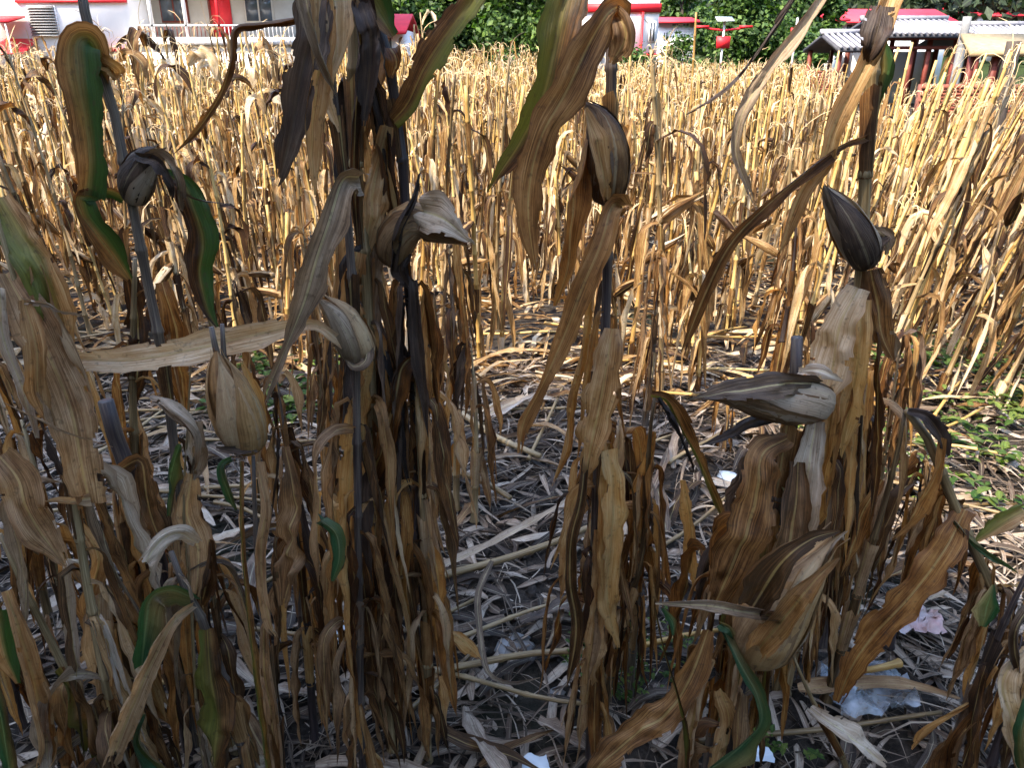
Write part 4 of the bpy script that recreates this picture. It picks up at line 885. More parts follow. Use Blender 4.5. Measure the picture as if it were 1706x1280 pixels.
# taller plants of the left part that stand up against the white building
TALL = [(15, 92, 4.6, 'at the left edge'), (72, 98, 5.2, 'below the louvred vent'), (185, 88, 4.4, 'left of the two cone-shaped leaf tips'), (236, 52, 4.8, 'left one of the two with cone-shaped upturned leaf tips'), (268, 46, 5.4, 'right one of the two with cone-shaped upturned leaf tips'),
        (308, 82, 4.3, 'below the porch, left of the red door'), (345, 40, 6.0, 'right in front of the red door'), (420, 70, 5.0, 'in the crook of the hooked leaf'), (455, 84, 5.8, 'right of the hooked leaf'), (560, 60, 6.4, 'between the heavy dark leaves'), (700, 20, 7.0, 'tall against the dark trees'), (735, 96, 5.6, 'below the dark trees')]
for q, (px, pt, Yb, lab) in enumerate(TALL):
    t = P(px, pt, Yb); L = t[2]; rs = np.random.RandomState(900+q); x0 = t[0]+rs.uniform(.02, .12)*L; b = np.array((x0, Yb, float(ground_z(x0, Yb))))
    o = empty('corn_plant', b, 'tall sunlit corn plant ' + lab, 'corn plant', 'taller sunlit corn plants on the left')
    C = smooth_path([b, b*.5+t*.5+(.03, 0, 0), t], 24); Q, rr, nd, nrad = stalk_rings(C, .014, .006, .17); G().tube(Q, rr, 7).obj('stalk', M['stalk_yellow' if q % 2 else 'stalk'], o, b)
    for k in range(13):
        c = C[int(2+21*(k+.5)/13)]; hi_ = k > 8; az = rs.rand()*6.28
        g = G(); g.add(*rand_leaf(c, az, rs.uniform(.25, .5), rs.uniform(.04, .08), rs, 18, 4, el0=rs.uniform(.9, 1.45) if hi_ else rs.uniform(.2, 1.2), kb=rs.choice([.5, .8, 1.2] if hi_ else [.1, .2, .4]), rip=.15)); g.obj('leaf', M['straw'], o, b)
    if q % 3 != 1: g = tassel_geo(C[-1], rs, .28, 11, True); g.obj('tassel', M['tassel'], o, b)

# tall yellow stripped stems on the right, rising above the field
BARE = {1520: 'in front of the pavilion posts, tallest on the right', 1560: 'left of the brick wall', 1575: 'over the left end of the brick wall', 1600: 'below the concrete pole', 1645: 'leaning right in front of the tan-roofed shelter',
        1270: 'below the narrow bright tree, left of a pair', 1285: 'below the narrow bright tree, right of a pair', 1160: 'right in front of the small red-roofed house', 1500: 'left of the tallest one on the right', 1620: 'leaning right across the brick wall',
        1053: 'beside the black centre stem against the white building', 1665: 'low at the right edge, leaning right'}
rb = np.random.RandomState(5)
XTRA = []
for q in range(26):
    px = int(1400+q*12+rb.randint(-5, 6)); XTRA.append((px, int(rb.uniform(75, 240)), float(rb.uniform(4.3, 8.5)), (px-1350)/3000+rb.uniform(-.02, .03)))
    BARE[px] = 'ORD %s, %s' % ('under the tiled roof' if px < 1480 else 'beside the brick wall' if px < 1545 else 'before the brick wall' if px < 1620 else 'at the right edge', 'leaning' if XTRA[-1][3] > .075 else 'upright, top among the roofs' if XTRA[-1][1] < 110 else 'top just under the roofs' if XTRA[-1][1] < 160 else 'top well below the roofs')
cnt = {}
WORDS = ('first', 'second', 'third', 'fourth', 'fifth', 'sixth', 'seventh', 'eighth', 'ninth', 'tenth')
for px in sorted(k for k in BARE if BARE[k].startswith('ORD')):
    reg = BARE[px][4:].split(',')[0]; cnt[reg] = cnt.get(reg, -1)+1; BARE[px] = '%s, %s of them from the left' % (reg, WORDS[min(9, cnt[reg])])
for (px, pt, Yb, ln_) in tuple(XTRA)+((1520, 70, 5.6, .02), (1560, 100, 5.0, .05), (1575, 120, 5.3, .05), (1600, 115, 5.6, .08), (1645, 85, 6.0, .08), (1270, 150, 5.5, 0), (1285, 165, 6.0, 0), (1160, 20, 7.0, -.01), (1500, 130, 7, .03), (1620, 170, 4.8, .1), (1053, 40, 7.5, 0), (1665, 240, 4.4, .12)):
    t = P(px, pt, Yb); L = t[2]; x0 = t[0]-ln_*L*2
    b = (x0, Yb, float(ground_z(x0, Yb)))
    o = empty('bare_corn_plant', b, 'bare yellow corn stem standing %s' % BARE[px], 'corn stem', 'bare yellow corn stems, %s' % ('right' if px > 1450 else 'centre right'))
    rs = np.random.RandomState(px)
    C = smooth_path([b, (x0+ln_*L*.7, Yb, L*.5), tuple(t)], 20); Q, rr, nd, nrad = stalk_rings(C, .014, .009, .17)
    G().tube(Q, rr, 8).obj('stalk', M['stalk_yellow'], o, b)
    for q in range(3):
        c = C[rs.randint(4, 17)]; g = G(); g.add(*rand_leaf(c, rs.rand()*6, rs.uniform(.25, .45), .035, rs, 16, 2)); g.obj('leaf', M['straw'], o, b)

# ------------------------------------------------------------------ ground litter
def litter_piece(x, y, L, W, az, rs, n=6, m=2, lift=.0):
    s = np.linspace(-.5, .5, n); bend = rs.normal(0, .16)*L; arch = rs.uniform(0, .14)*L
    dx, dy = math.cos(az), math.sin(az); cx = x+dx*s*L-dy*bend*(s*s*2); cy = y+dy*s*L+dx*bend*(s*s*2)
    z = ground_z(cx, cy)+.006+lift+arch*(1-4*s*s)+rs.uniform(-.08, .08)*L*s
    z = np.maximum(z, ground_z(cx, cy)+.004)
    C = np.stack([cx, cy, z], 1)
    return leaf_geo(C, W*np.interp(np.linspace(0, 1, n), [0, .2, .6, 1], [.5, 1, .9, .1]), np.tile([0, 0, 1.], (n, 1)), phi=rs.uniform(-.5, .5)+rs.uniform(-1, 1)*s, fold=rs.uniform(-.2, .7), ripple=.16, m=m, seed=rs.randint(1 << 30), rag=.15)
rs = np.random.RandomState(3)
def wedge(y0, y1):
    while True:
        yy = math.sqrt(rs.uniform(y0*y0, y1*y1)); xx = rs.uniform(-1, 1)*(yy*.72+.35)
        return xx, yy
bare = [(.12, 1.62, .22), (.35, 1.5, .25), (.02, 2.25, .22), (.5, 1.9, .2), (.95, 1.75, .2), (-.1, 1.9, .15)]
def is_bare(xx, yy): return any(math.hypot(xx-a, (yy-b)) < c for a, b, c in bare)
def litter_mass(name, n, y0, y1, Lr, Wr, mat, seg, m, label, dens=1.0, lift=.03):
    g = G(); k = 0
    while k < n:
        xx, yy = wedge(y0, y1)
        if is_bare(xx, yy) and rs.rand() < .55: k += .2; continue
        if math.sin(xx*3+yy*2.2)+math.sin(yy*3.1-xx) > 1.3 and rs.rand() < .6: k += .3; continue
        k += 1
        g.add(*litter_piece(xx, yy, rs.uniform(*Lr), rs.uniform(*Wr), rs.normal(0, .9) if rs.rand() < .6 else rs.rand()*6.28, rs, seg, m, lift=lift*rs.rand()**1.5))
    o = g.obj(name, M[mat]); return tag(o, label, 'plant litter', kind='stuff')
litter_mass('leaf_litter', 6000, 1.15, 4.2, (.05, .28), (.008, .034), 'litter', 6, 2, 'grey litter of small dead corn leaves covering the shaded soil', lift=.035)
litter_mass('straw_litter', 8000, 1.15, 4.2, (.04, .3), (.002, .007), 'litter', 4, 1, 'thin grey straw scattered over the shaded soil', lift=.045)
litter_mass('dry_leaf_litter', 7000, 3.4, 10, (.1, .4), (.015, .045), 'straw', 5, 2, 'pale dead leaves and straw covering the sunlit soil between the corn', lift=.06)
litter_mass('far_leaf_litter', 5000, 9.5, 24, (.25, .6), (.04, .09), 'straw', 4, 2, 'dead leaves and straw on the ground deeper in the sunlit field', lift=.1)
rc = np.random.RandomState(41); nC = 5200
cy0 = np.sqrt(rc.uniform(1.1**2, 4.6**2, nC)); cx0 = rc.uniform(-1, 1, nC)*(cy0*.72+.3); cr0 = .003+.02*rc.rand(nC)**4
base = np.array([(1,0,0),(0,1,0),(-1,0,0),(0,-1,0),(.5,.5,.7),(-.5,.5,.8),(-.5,-.5,.6),(.5,-.5,.75)])
Vc = base[None]*cr0[:, None, None]*rc.uniform(.6, 1.4, (nC, 8, 1))+np.stack([cx0, cy0, ground_z(cx0, cy0)+.001], 1)[:, None]
Fc = np.array([(0,1,5,4),(1,2,6,5),(2,3,7,6),(3,0,4,7),(4,5,6,7)])
Fc = (Fc[None]+np.arange(nC)[:, None, None]*8).reshape(-1, 4)
tag(link('soil_clods', mesh_from('soil_clods', Vc.reshape(-1, 3), Fc, M['soil'], smooth=False)), 'dark crumbs and clods of earth lying on the soil', 'soil clods', kind='stuff')
# larger fallen leaves and stems, one by one
for k in range(230):
    yy = math.sqrt(rs.uniform(1.3**2, 4.2**2)); xx = rs.uniform(-1, 1)*yy*.68
    if is_bare(xx, yy) and rs.rand() < .7: continue
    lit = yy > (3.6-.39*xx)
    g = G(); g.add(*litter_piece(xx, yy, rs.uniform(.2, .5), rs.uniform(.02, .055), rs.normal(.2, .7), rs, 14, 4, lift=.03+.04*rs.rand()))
    o = g.obj('fallen_leaf', M['straw' if lit else rs.choice(['litter', 'grey', 'litter', 'tan'])], None, (xx, yy, 0)); o.location = (xx, yy, 0)  # paler straw past the shade edge: sun and shade put into the leaf colour
    sl_ = k*.013; L_ = float(max(g.V[0][:, 0])-min(g.V[0][:, 0])); px_ = xx/yy
    lab = '%s %s dead leaf %s on the %s, %s, %s' % ('wide' if L_ < .18 else ('long' if L_ > .3 else 'short'), o.data.materials[0].name.split('_')[-1] if not lit else 'straw-coloured', 'crosswise' if L_ > .25 else 'slantwise', 'sunlit litter' if lit else 'shaded soil',
        'far left' if px_ < -.4 else 'left of centre' if px_ < -.13 else 'centre' if px_ < .13 else 'right of centre' if px_ < .4 else 'far right', 'nearest the viewer' if yy < 1.9 else 'nearest the field' if yy > 2.9 else 'midway')
    tag(o, lab, 'fallen leaf', 'dead corn leaves lying on the %s ground' % ('sunlit' if lit else 'shaded'))
for k in range(60):
    yy = math.sqrt(rs.uniform(1.4**2, 4.6**2)); xx = rs.uniform(-1, 1)*yy*.66; L = rs.uniform(.3, .8); az = rs.normal(.25, .45)
    s = np.linspace(-.5, .5, 8)[:, None]; d = np.array((math.cos(az), math.sin(az), 0)); C = np.array((xx, yy, .05+.03*rs.rand()))+d*s*L+np.array((0, 0, 1))*(ground_z(xx+d[0]*s*L, yy+d[1]*s*L))
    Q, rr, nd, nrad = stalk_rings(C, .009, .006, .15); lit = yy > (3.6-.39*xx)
    o = G().tube(Q, rr, 7).obj('fallen_stalk', M['stalk_yellow' if lit else 'stalk'], None, (xx, yy, 0)); o.location = (xx, yy, 0)  # yellow past the shade edge, sunlight put into the stalk colour
    px_ = xx/yy
    tag(o, '%s jointed stalk %s on the %s, %s, %s' % ('long' if L > .55 else 'short', 'slanting rightwards' if az > .25 else 'nearly level', 'sunlit litter' if lit else 'shaded soil',
        'far left' if px_ < -.4 else 'left of centre' if px_ < -.13 else 'centre' if px_ < .13 else 'right of centre' if px_ < .4 else 'far right', 'near' if yy < 2.2 else 'far' if yy > 3.3 else 'midway'), 'fallen stalk', 'corn stalks lying on the %s ground' % ('sunlit' if lit else 'shaded'))
# traced fallen pieces
def gp(px, py, h=.04):
    a = (px-853)/FPX; b = (640-py)/FPX; dy = cp+b*sp; dz = -sp+b*cp; t = (CAMZ-h)/(-dz); return np.array((a*t, dy*t, h))
def fallen(pts, wpx, mat, label, name='fallen_leaf', tube=False, h=.06):
    q = np.array([gp(p[0], p[1], (p[2] if len(p) > 2 else h)) for p in pts]); n = 24; C = smooth_path(q, n); t = np.linalg.norm(C[n//2]-CAMP)/FPX
    g = G(); b = C[0].copy(); b[2] = 0
    if tube:
        Q, rr, nd, nrad = stalk_rings(C, wpx*t/2, wpx*t/2*.8, .15); g.tube(Q, rr, 8)
    else: g.add(*leaf_geo(C, wpx*t*np.interp(np.linspace(0, 1, n), [0, .1, .6, 1], [.6, 1, .9, .15]), np.tile([0, -.4, 1.], (n, 1)), phi=.1, fold=.4, ripple=.08, m=4, seed=len(pts)*7+int(pts[0][0])))
    o = g.obj(name, M[mat], None, b); o.location = b; return tag(o, label, name.replace('_', ' '))
fallen([(735, 945), (830, 900), (920, 850), (960, 820)], 16, 'grey', 'pale split leaf lying slantwise in the centre gap, upper of the crossing pair')
fallen([(735, 960), (830, 935), (920, 905), (1000, 870)], 13, 'stalk', 'pale thick stalk lying slantwise below the split leaf in the centre gap', 'fallen_stalk', True)
fallen([(820, 935, .2), (797, 990, .17), (800, 1060, .13), (812, 1120, .1), (850, 1140, .07), (900, 1130, .05)], 13, 'grey', 'long grey leaf hanging off the pale stalk and curling round at the bottom, centre')
fallen([(720, 1120), (800, 1105), (880, 1090), (980, 1085), (1050, 1090)], 12, 'stalk', 'straight tan stalk lying across the dark soil at the bottom centre', 'fallen_stalk', True, .04)
fallen([(715, 1210), (780, 1240), (850, 1260), (900, 1285)], 26, 'tan', 'broad tan leaf lying at the bottom edge left of the white scrap')
fallen([(1060, 1080), (1110, 1065), (1200, 1050)], 10, 'stalk_yellow', 'thin yellow stalk lying left of the fat ear', 'fallen_stalk', True, .05)
fallen([(770, 690), (830, 730), (900, 760)], 12, 'stalk', 'grey stalk lying just inside the shade behind the slim corn pair', 'fallen_stalk', True, .05)
fallen([(1330, 1150), (1430, 1140), (1520, 1145), (1600, 1165)], 26, 'tan', 'flat tan leaf lying on the soil above the plastic sheet')
fallen([(1500, 1105), (1460, 1115), (1440, 1118)], 12, 'stalk_yellow', 'short yellow piece of stalk lying beside the clear plastic sheet', 'fallen_stalk', True, .09)
fallen([(740, 780), (800, 800), (850, 830)], 12, 'stalk', 'bent grey stalk lying in the shade at the foot of the slim corn pair', 'fallen_stalk', True, .06)
fallen([(240, 1150), (290, 1125), (345, 1112)], 14, 'stalk_yellow', 'short yellow stalk lying in the litter at the lower left', 'fallen_stalk', True, .08)

# stones and rubbish
def stone(px, py, wpx, label, mat='stone', name='stone', flat=.6, seed=1, cat='stone'):
    c = gp(px, py, .02); r = wpx*np.linalg.norm(c-CAMP)/FPX/2; rs_ = np.random.RandomState(seed); n, m_ = 7, 9; V = []
    for i in range(n):
        ph = math.pi*i/(n-1)
        for j in range(m_):
            th = 2*math.pi*j/m_; q = r*(1+rs_.uniform(-.2, .2)); V.append((q*math.sin(ph)*math.cos(th), q*math.sin(ph)*math.sin(th), q*flat*math.cos(ph)+r*flat*.6))
    F = [(i*m_+j, i*m_+(j+1) % m_, (i+1)*m_+(j+1) % m_, (i+1)*m_+j) for i in range(n-1) for j in range(m_)]
    g = G(); g.add(V, F); o = g.obj(name, M[mat], smooth=False); o.location = (c[0], c[1], float(ground_z(c[0], c[1]))); return tag(o, label, cat)
stone(928, 1140, 30, 'smooth pale grey stone on the dark soil at the foot of the centre plant', seed=2)
stone(855, 1062, 60, 'low rough grey stone half sunk in the soil of the centre gap', flat=.35, seed=5)
stone(1215, 802, 46, 'white lump of stone in the shade right of the snapped stem', 'white_plastic', flat=.6, seed=8)
stone(1040, 1262, 16, 'small tan pebble at the bottom right of the centre plant', seed=11)
stone(590, 845, 22, 'small grey stone between the centre stems', seed=13)
stone(1650, 450, 50, 'pale flat stone lying in the sunlit corn at the right edge', flat=.3, seed=15)
def sheet(name, pxs, label, mat, cat, amp=.02, seed=1, n=12, h=.03):
    """crumpled sheet through four ground corners"""
    c = [gp(x, y, h) for x, y in pxs]; rs_ = np.random.RandomState(seed); V = []; U = []
    for i in range(n):
        for j in range(n):
            a_, b_ = i/(n-1), j/(n-1); p_ = (c[0]*(1-a_)+c[1]*a_)*(1-b_)+(c[3]*(1-a_)+c[2]*a_)*b_
            V.append(p_+np.array((rs_.uniform(-1, 1)*amp*.4, rs_.uniform(-1, 1)*amp*.4, amp*(rs_.uniform(0, 1)+.8*math.sin(a_*7+seed)*math.cos(b_*5))))); U.append((a_, b_*.2))
    F = [(i*n+j, (i+1)*n+j, (i+1)*n+j+1, i*n+j+1) for i in range(n-1) for j in range(n-1)]
    b = c[0].copy(); b[2] = 0; g = G(); g.add(V, F, U); o = g.obj(name, M[mat], None, b, smooth=False); o.location = b
    return tag(o, label, cat)
m, nt_, out = newmat('clear_plastic'); lk = nt_.links.new
tc = N(nt_, 'ShaderNodeTexCoord'); n1 = N(nt_, 'ShaderNodeTexNoise'); n1.inputs['Scale'].default_value = 22; n1.inputs['Detail'].default_value = 6; lk(tc.outputs['Object'], n1.inputs['Vector'])
c_ = ramp(nt_, n1.outputs[0], [(.3, (.12, .14, .16)), (.7, (.45, .5, .54))]); bs = N(nt_, 'ShaderNodeBsdfPrincipled'); lk(c_, bs.inputs['Base Color']); bs.inputs['Roughness'].default_value = .22
tr = N(nt_, 'ShaderNodeBsdfTransparent'); mx = N(nt_, 'ShaderNodeMixShader'); lk(mathn(nt_, 'MULTIPLY_ADD', n1.outputs[0], .8, .15), mx.inputs[0]); lk(tr.outputs[0], mx.inputs[1]); lk(bs.outputs[0], mx.inputs[2]); lk(mx.outputs[0], out.inputs[0]); M['clear'] = m
M['pinkplastic'] = plain('printed_wrapper', (.33, .25, .23), .3, 30, .4, spec=.6, dirt=(.35, .1, .06))
sheet('plastic_sheet', [(1365, 1110), (1490, 1118), (1540, 1185), (1395, 1200)], 'crumpled clear plastic sheet on the ground at the lower right', 'clear', 'plastic sheet', .03, 3)
sheet('plastic_wrapper', [(1500, 1025), (1560, 1015), (1575, 1060), (1495, 1055)], 'crumpled whitish wrapper with reddish print on the ground at the right', 'pinkplastic', 'wrapper', .02, 5)
sheet('paper_scrap', [(872, 1262), (912, 1260), (918, 1290), (868, 1292)], 'small bluish white scrap at the bottom centre edge', 'white_plastic', 'scrap', .008, 6, 7)
sheet('plastic_scrap', [(552, 1030), (572, 1028), (580, 1075), (556, 1080)], 'narrow bluish white plastic scrap left of the centre stems', 'white_plastic', 'scrap', .01, 7, 7)
sheet('plastic_bag', [(1180, 1240), (1280, 1250), (1290, 1272), (1200, 1270)], 'whitish plastic strip at the bottom edge below the fat ear', 'white_plastic', 'plastic strip', .01, 9, 7)

# weeds
def weeds(name, cx, cy, rx, ry, n, label, seed, size=(.012, .035)):
    rs_ = np.random.RandomState(seed); g = G()
    for k in range(n):
        a_ = rs_.rand()*6.28; q = math.sqrt(rs_.rand()); x, y = cx+rx*q*math.cos(a_), cy+ry*q*math.sin(a_)
        if math.sin(x*7+seed)+math.sin(y*9) > .9: continue
        zb = float(ground_z(x, y)); h = rs_.uniform(.02, .12)
        for l in range(rs_.randint(3, 6)):
            az = rs_.rand()*6.28; s_ = rs_.uniform(*size); C = droop(np.array((x, y, zb+h*rs_.uniform(.5, 1))), az, s_*2, rs_.uniform(0, .8), 1.2, rs_, 4, .2, end=-.6)
            g.add(*leaf_geo(C, s_*1.1*np.array([.2, 1, .8, .1]), np.tile([0, 0, 1.], (4, 1)), 0, .25, 0, 2, l, rag=0))
    o = g.obj(name, M['weed']); return tag(o, label, 'weeds', kind='stuff')
weeds('weeds', 2.1, 3.1, .9, .65, 300, 'bright green low weeds on the sunlit ground at the right', 4)
weeds('weeds', 2.6, 4.0, .8, .6, 420, 'sparse green weeds among the leaning corn at the right edge', 5)
weeds('weeds', -1.15, 3.75, .5, .5, 220, 'thin green weeds on the sunlit ground left of centre', 6)
weeds('weeds', .75, 1.55, .22, .14, 260, 'small dark green weeds in the shade near the bottom right', 8, (.006, .016))
weeds('weeds', .35, 1.75, .2, .2, 150, 'tiny green weeds on the shaded soil beside the centre plant', 9, (.005, .012))

# ------------------------------------------------------------------ far trees and woods
def crown_geo(rs_, R_, H_, z0, n, leaf, lobes=9, dens=.75):
    g_v = []; cl = []
    for k in range(lobes):
        a_ = rs_.rand()*6.28; q = R_*rs_.uniform(.15, .75); z = z0+H_*rs_.uniform(.12, .9); f = 1-abs((z-z0)/H_-.45)*1.1
        cl.append((q*math.cos(a_)*f, q*math.sin(a_)*f, z, R_*rs_.uniform(.28, .5)))
    cl = np.array(cl); idx = rs_.randint(0, lobes, n); c = cl[idx]
    d = unit(rs_.normal(size=(n, 3))); r = c[:, 3]*(rs_.rand(n)**.35)*rs_.uniform(.75, 1.12, n)
    p0 = c[:, :3]+d*r[:, None]; p0[:, 2] = np.maximum(p0[:, 2], z0*.7)
    nrm = unit(d+rs_.normal(size=(n, 3))*.7+(0, 0, .3)); A = unit(np.cross(nrm, rs_.normal(size=(n, 3)))); B = np.cross(nrm, A); s = leaf*rs_.uniform(.5, 1.3, n)[:, None]
    V = np.stack([p0-A*s, p0-B*s*.55, p0+A*s, p0+B*s*.55], 1).reshape(-1, 3); F = np.arange(n*4).reshape(-1, 4)
    U = np.tile([[.5, 0], [.3, .1], [.5, .2], [.7, .1]], (n, 1)); return V, F, U, cl
def tree(x, y, H_, R_, label, seed, n=5200, leaf=.16, z0f=.12, group=None, tint=1):
    rs_ = np.random.RandomState(seed); zb = float(ground_z(x, y)); o = empty('tree', (x, y, zb), label, 'tree', group)
    V, F, U, cl = crown_geo(rs_, R_*1.12, H_*(1-z0f)*1.1, H_*z0f, int(n*1.7), leaf*1.1, lobes=26)
    g = G(); g.tube(smooth_path([(0, 0, -.3), (.1, 0, H_*.3), (0, .1, H_*.75)], 8), np.linspace(.05*R_+.1, .05, 8), 8)
    for c in cl[:7]: g.tube(smooth_path([(0, 0, max(.3, c[2]*.35)), (c[0]*.4, c[1]*.4, c[2]*.75), c[:3]], 5), np.linspace(.08, .02, 5), 5)
    g.obj('trunk', M['bark'], o)
    link('crown', mesh_from('crown', V, F, M['leafgreen'], U, smooth=False), o)
    return o
def at(px, Y): return P(px, 100, Y)[0]
tree(at(675, 44), 44, 5.4, 2.6, 'bushy bright green tree left of the dark centre trees, behind the corn', 21)
tree(at(760, 47), 47, 7.5, 3.4, 'dark broad tree behind the middle of the field, left of the pair', 22, 7000)
tree(at(880, 45), 45, 7.0, 3.2, 'dark broad tree behind the middle of the field, right of the pair', 23, 7000)
tree(at(955, 42), 42, 4.0, 1.6, 'small green tree beside the white building in the centre', 24, 2600)
tree(at(1245, 52), 52, 6.6, 3.1, 'round green tree behind the solar street lamp', 25, 6500)
tree(at(1345, 44), 44, 6.0, 1.45, 'narrow bright green tree right of the round one', 26, 5500)
tree(at(1345, 41), 41, 2.6, 1.5, 'low bright green bush at the foot of the narrow tree', 27, 2200, .12, .0)
tree(at(1130, 66), 66, 9.5, 2.6, 'tall grey-green tree above the small red-roofed house', 28, 4500, .2)
tree(at(1495, 85), 85, 10, 4, 'bushy tree between the red roofs behind the pavilion', 29, 4500, .22)
tree(at(1706, 75), 75, 10, 4, 'dark green tree at the right edge behind the houses', 30, 4500, .22)
tree(at(1060, 36), 36, 1.9, 1.3, 'low green bush in the corn in front of the central white building', 31, 1600, .09, 0, 'low bushes')
tree(at(850, 30), 30, 1.75, 1.0, 'low green bush poking out of the corn below the dark centre trees', 32, 1500, .07, 0, 'low bushes')
tree(at(1130, 40), 40, 2.5, 1.2, 'low green bush in front of the small red-roofed house', 33, 1500, .09, 0, 'low bushes')
# unseen trees added by the eave, crowns shaped to break the edge of the shade
def fringe(lx, ly, H_, R_, seed, lab):
    x = ox+lx*math.cos(ang)-ly*math.sin(ang); y = oy+lx*math.sin(ang)+ly*math.cos(ang); rs_ = np.random.RandomState(seed)
    o = empty('tree', (x, y, 0), lab, 'tree'); g = G(); g.tube(smooth_path([(0, 0, -.2), (.1, .05, H_*.4), (0, 0, H_*.85)], 10), np.linspace(.14, .05, 10), 8); g.obj('trunk', M['bark'], o)
    n_ = 2600; d_ = unit(rs_.normal(size=(n_, 3))); p_ = d_*(rs_.rand(n_)**.45)[:, None]*np.array((R_, .75, 1.0))+np.array((0, 0, H_)); A_ = unit(rs_.normal(size=(n_, 3))); B_ = unit(np.cross(A_, rs_.normal(size=(n_, 3)))); s_ = rs_.uniform(.05, .11, n_)[:, None]
    V_ = np.stack([p_-A_*s_, p_-B_*s_*.5, p_+A_*s_, p_+B_*s_*.5], 1).reshape(-1, 3); c_ = link('crown', mesh_from('crown', V_, np.arange(4*n_).reshape(-1, 4), M['leafgreen'], np.tile([[.5, 0], [.3, .1], [.5, .2], [.7, .1]], (n_, 1)), False), o); c_.rotation_euler = (0, 0, ang)
for q in range(3): fringe(-5.5+q*2.6, .25, H_EAVE-.3+.2*(q % 2), 1.5, 300+q, 'unseen tree added to fray the shadow of the house, number %s from its far end' % ('one', 'two', 'three', 'four', 'five')[q])
# wooded hillside
rs_ = np.random.RandomState(77); n = 110000
th = rs_.uniform(-.95, .95, n); dd = rs_.uniform(92, 190, n)
cxs = rs_.uniform(-.95, .95, 520); cds = rs_.uniform(80, 150, 520)
k_ = rs_.randint(0, 520, n); cx_ = cds[k_]*np.sin(cxs[k_]); cy_ = cds[k_]*np.cos(cxs[k_]); cr = (2.4+2.2*(np.sin(k_*12.9898)*.5+.5))
d = unit(rs_.normal(size=(n, 3))); r_ = cr*rs_.rand(n)**.4
p0 = np.stack([cx_, cy_, ground_z(cx_, cy_)+cr*.95], 1)+d*r_[:, None]*(1, 1, 1.25)
A = unit(rs_.normal(size=(n, 3))); B = unit(np.cross(A, d+rs_.normal(size=(n, 3))*.5)); s = rs_.uniform(.3, .65, n)[:, None]
V = np.stack([p0-A*s, p0-B*s*.6, p0+A*s, p0+B*s*.6], 1).reshape(-1, 3)
tag(link('hillside_woods', mesh_from('hillside_woods', V, np.arange(4*n).reshape(-1, 4), M['woods'], np.tile([[.5, 0], [.3, .1], [.5, .2], [.7, .1]], (n, 1)), False)), 'dark wooded hillside rising behind the village', 'woods', kind='stuff')

# ------------------------------------------------------------------ buildings
def zat(py, Y): return P(853, py, Y)[2]
def box(parent, name, x0, x1, y0, y1, z0, z1, mat, b):
    return G().box((x0-b[0], y0-b[1], z0-b[2]), (x1-b[0], y1-b[1], z1-b[2])).obj(name, M[mat], parent, smooth=False)
def window(parent, x0, x1, y, z0, z1, b, frame='whitewall', mull=1):
    f = box(parent, 'window', x0, x1, y-.05, y+.01, z0, z1, frame, b)
    k = mull+1; wd = (x1-x0-.06)/k
    for q in range(k): box(f, 'pane', x0+.05+q*wd, x0+(q+1)*wd-.01, y-.065, y-.055, z0+.06, z1-.06, 'glass', b)
def gable_roof(parent, x0, x1, y0, y1, ze, zr, b, mat='redtile', th=.12, name='roof'):
    g = G(); ym = (y0+y1)/2
    for (ya, s) in ((y0, 1), (y1, -1)):
        V = [(x0, ya, ze), (x1, ya, ze), (x1, ym, zr), (x0, ym, zr)]; V += [(a_, c_, d_-th) for a_, c_, d_ in V]
        g.add(np.array(V)-b, [(0,1,2,3), (7,6,5,4), (0,4,5,1), (1,5,6,2), (3,7,4,0)])
    return g.obj(name, M[mat], parent, smooth=False)
# left white building
YB = 30.0; ax_ = lambda px: P(px, 60, YB)[0]
b = np.array((ax_(130), YB, 0.)); o = empty('white_building', b, 'large white building at upper left with louvred vent, porch and red door', 'building')
box(o, 'wall', ax_(-330), ax_(222), YB, YB+7, -.2, 6.4, 'whitewall', b)
box(o, 'porch_wall', ax_(222), ax_(480), YB+1.6, YB+7, -.2, 6.4, 'greywall', b)
box(o, 'porch_floor', ax_(222)+.003, ax_(490), YB-.2, YB+1.6, .0, zat(74, YB), 'greywall', b)
box(o, 'porch_slab', ax_(219), ax_(540), YB-.35, YB+1.6, zat(74, YB)+.003, zat(62, YB), 'whitewall', b)
box(o, 'porch_ceiling', ax_(222)+.003, ax_(500), YB-.3, YB+1.6, 4.6, 4.8, 'whitewall', b)
f = box(o, 'vent', ax_(56), ax_(102), YB-.06, YB-.003, zat(60, YB), zat(9, YB), 'whitewall', b)
for k in range(11):
    zz = zat(59-k*4.6, YB); g = G(); x0, x1 = ax_(57), ax_(101)
    V = np.array([(x0, YB-.16, zz), (x1, YB-.16, zz), (x1, YB-.07, zz+.07), (x0, YB-.07, zz+.07), (x0, YB-.16, zz-.012), (x1, YB-.16, zz-.012), (x1, YB-.07, zz+.058), (x0, YB-.07, zz+.058)])-b
    g.add(V, [(0,1,2,3), (7,6,5,4), (0,4,5,1), (1,5,6,2), (2,6,7,3), (3,7,4,0)]); g.obj('slat', M['concrete'], f, smooth=False)
V0 = np.array([(ax_(-330), zat(30, YB)), (ax_(130), zat(3, YB))])
box(o, 'trim', ax_(40), ax_(222), YB-.1, YB-.003, zat(4, YB), zat(-1, YB), 'red', b)
box(o, 'trim', ax_(150), ax_(250), YB-.12, YB-.003, zat(86, YB), zat(80, YB), 'red', b)
d_ = box(o, 'door', ax_(332), ax_(366), YB+1.52, YB+1.59, zat(62, YB), zat(-45, YB), 'red', b)
box(d_, 'door_frame', ax_(328), ax_(332)-.003, YB+1.5, YB+1.59, zat(62, YB), zat(-45, YB), 'redwood', b)
window(o, ax_(244), ax_(292), YB+1.59, zat(34, YB), zat(-25, YB), b, 'redwood')
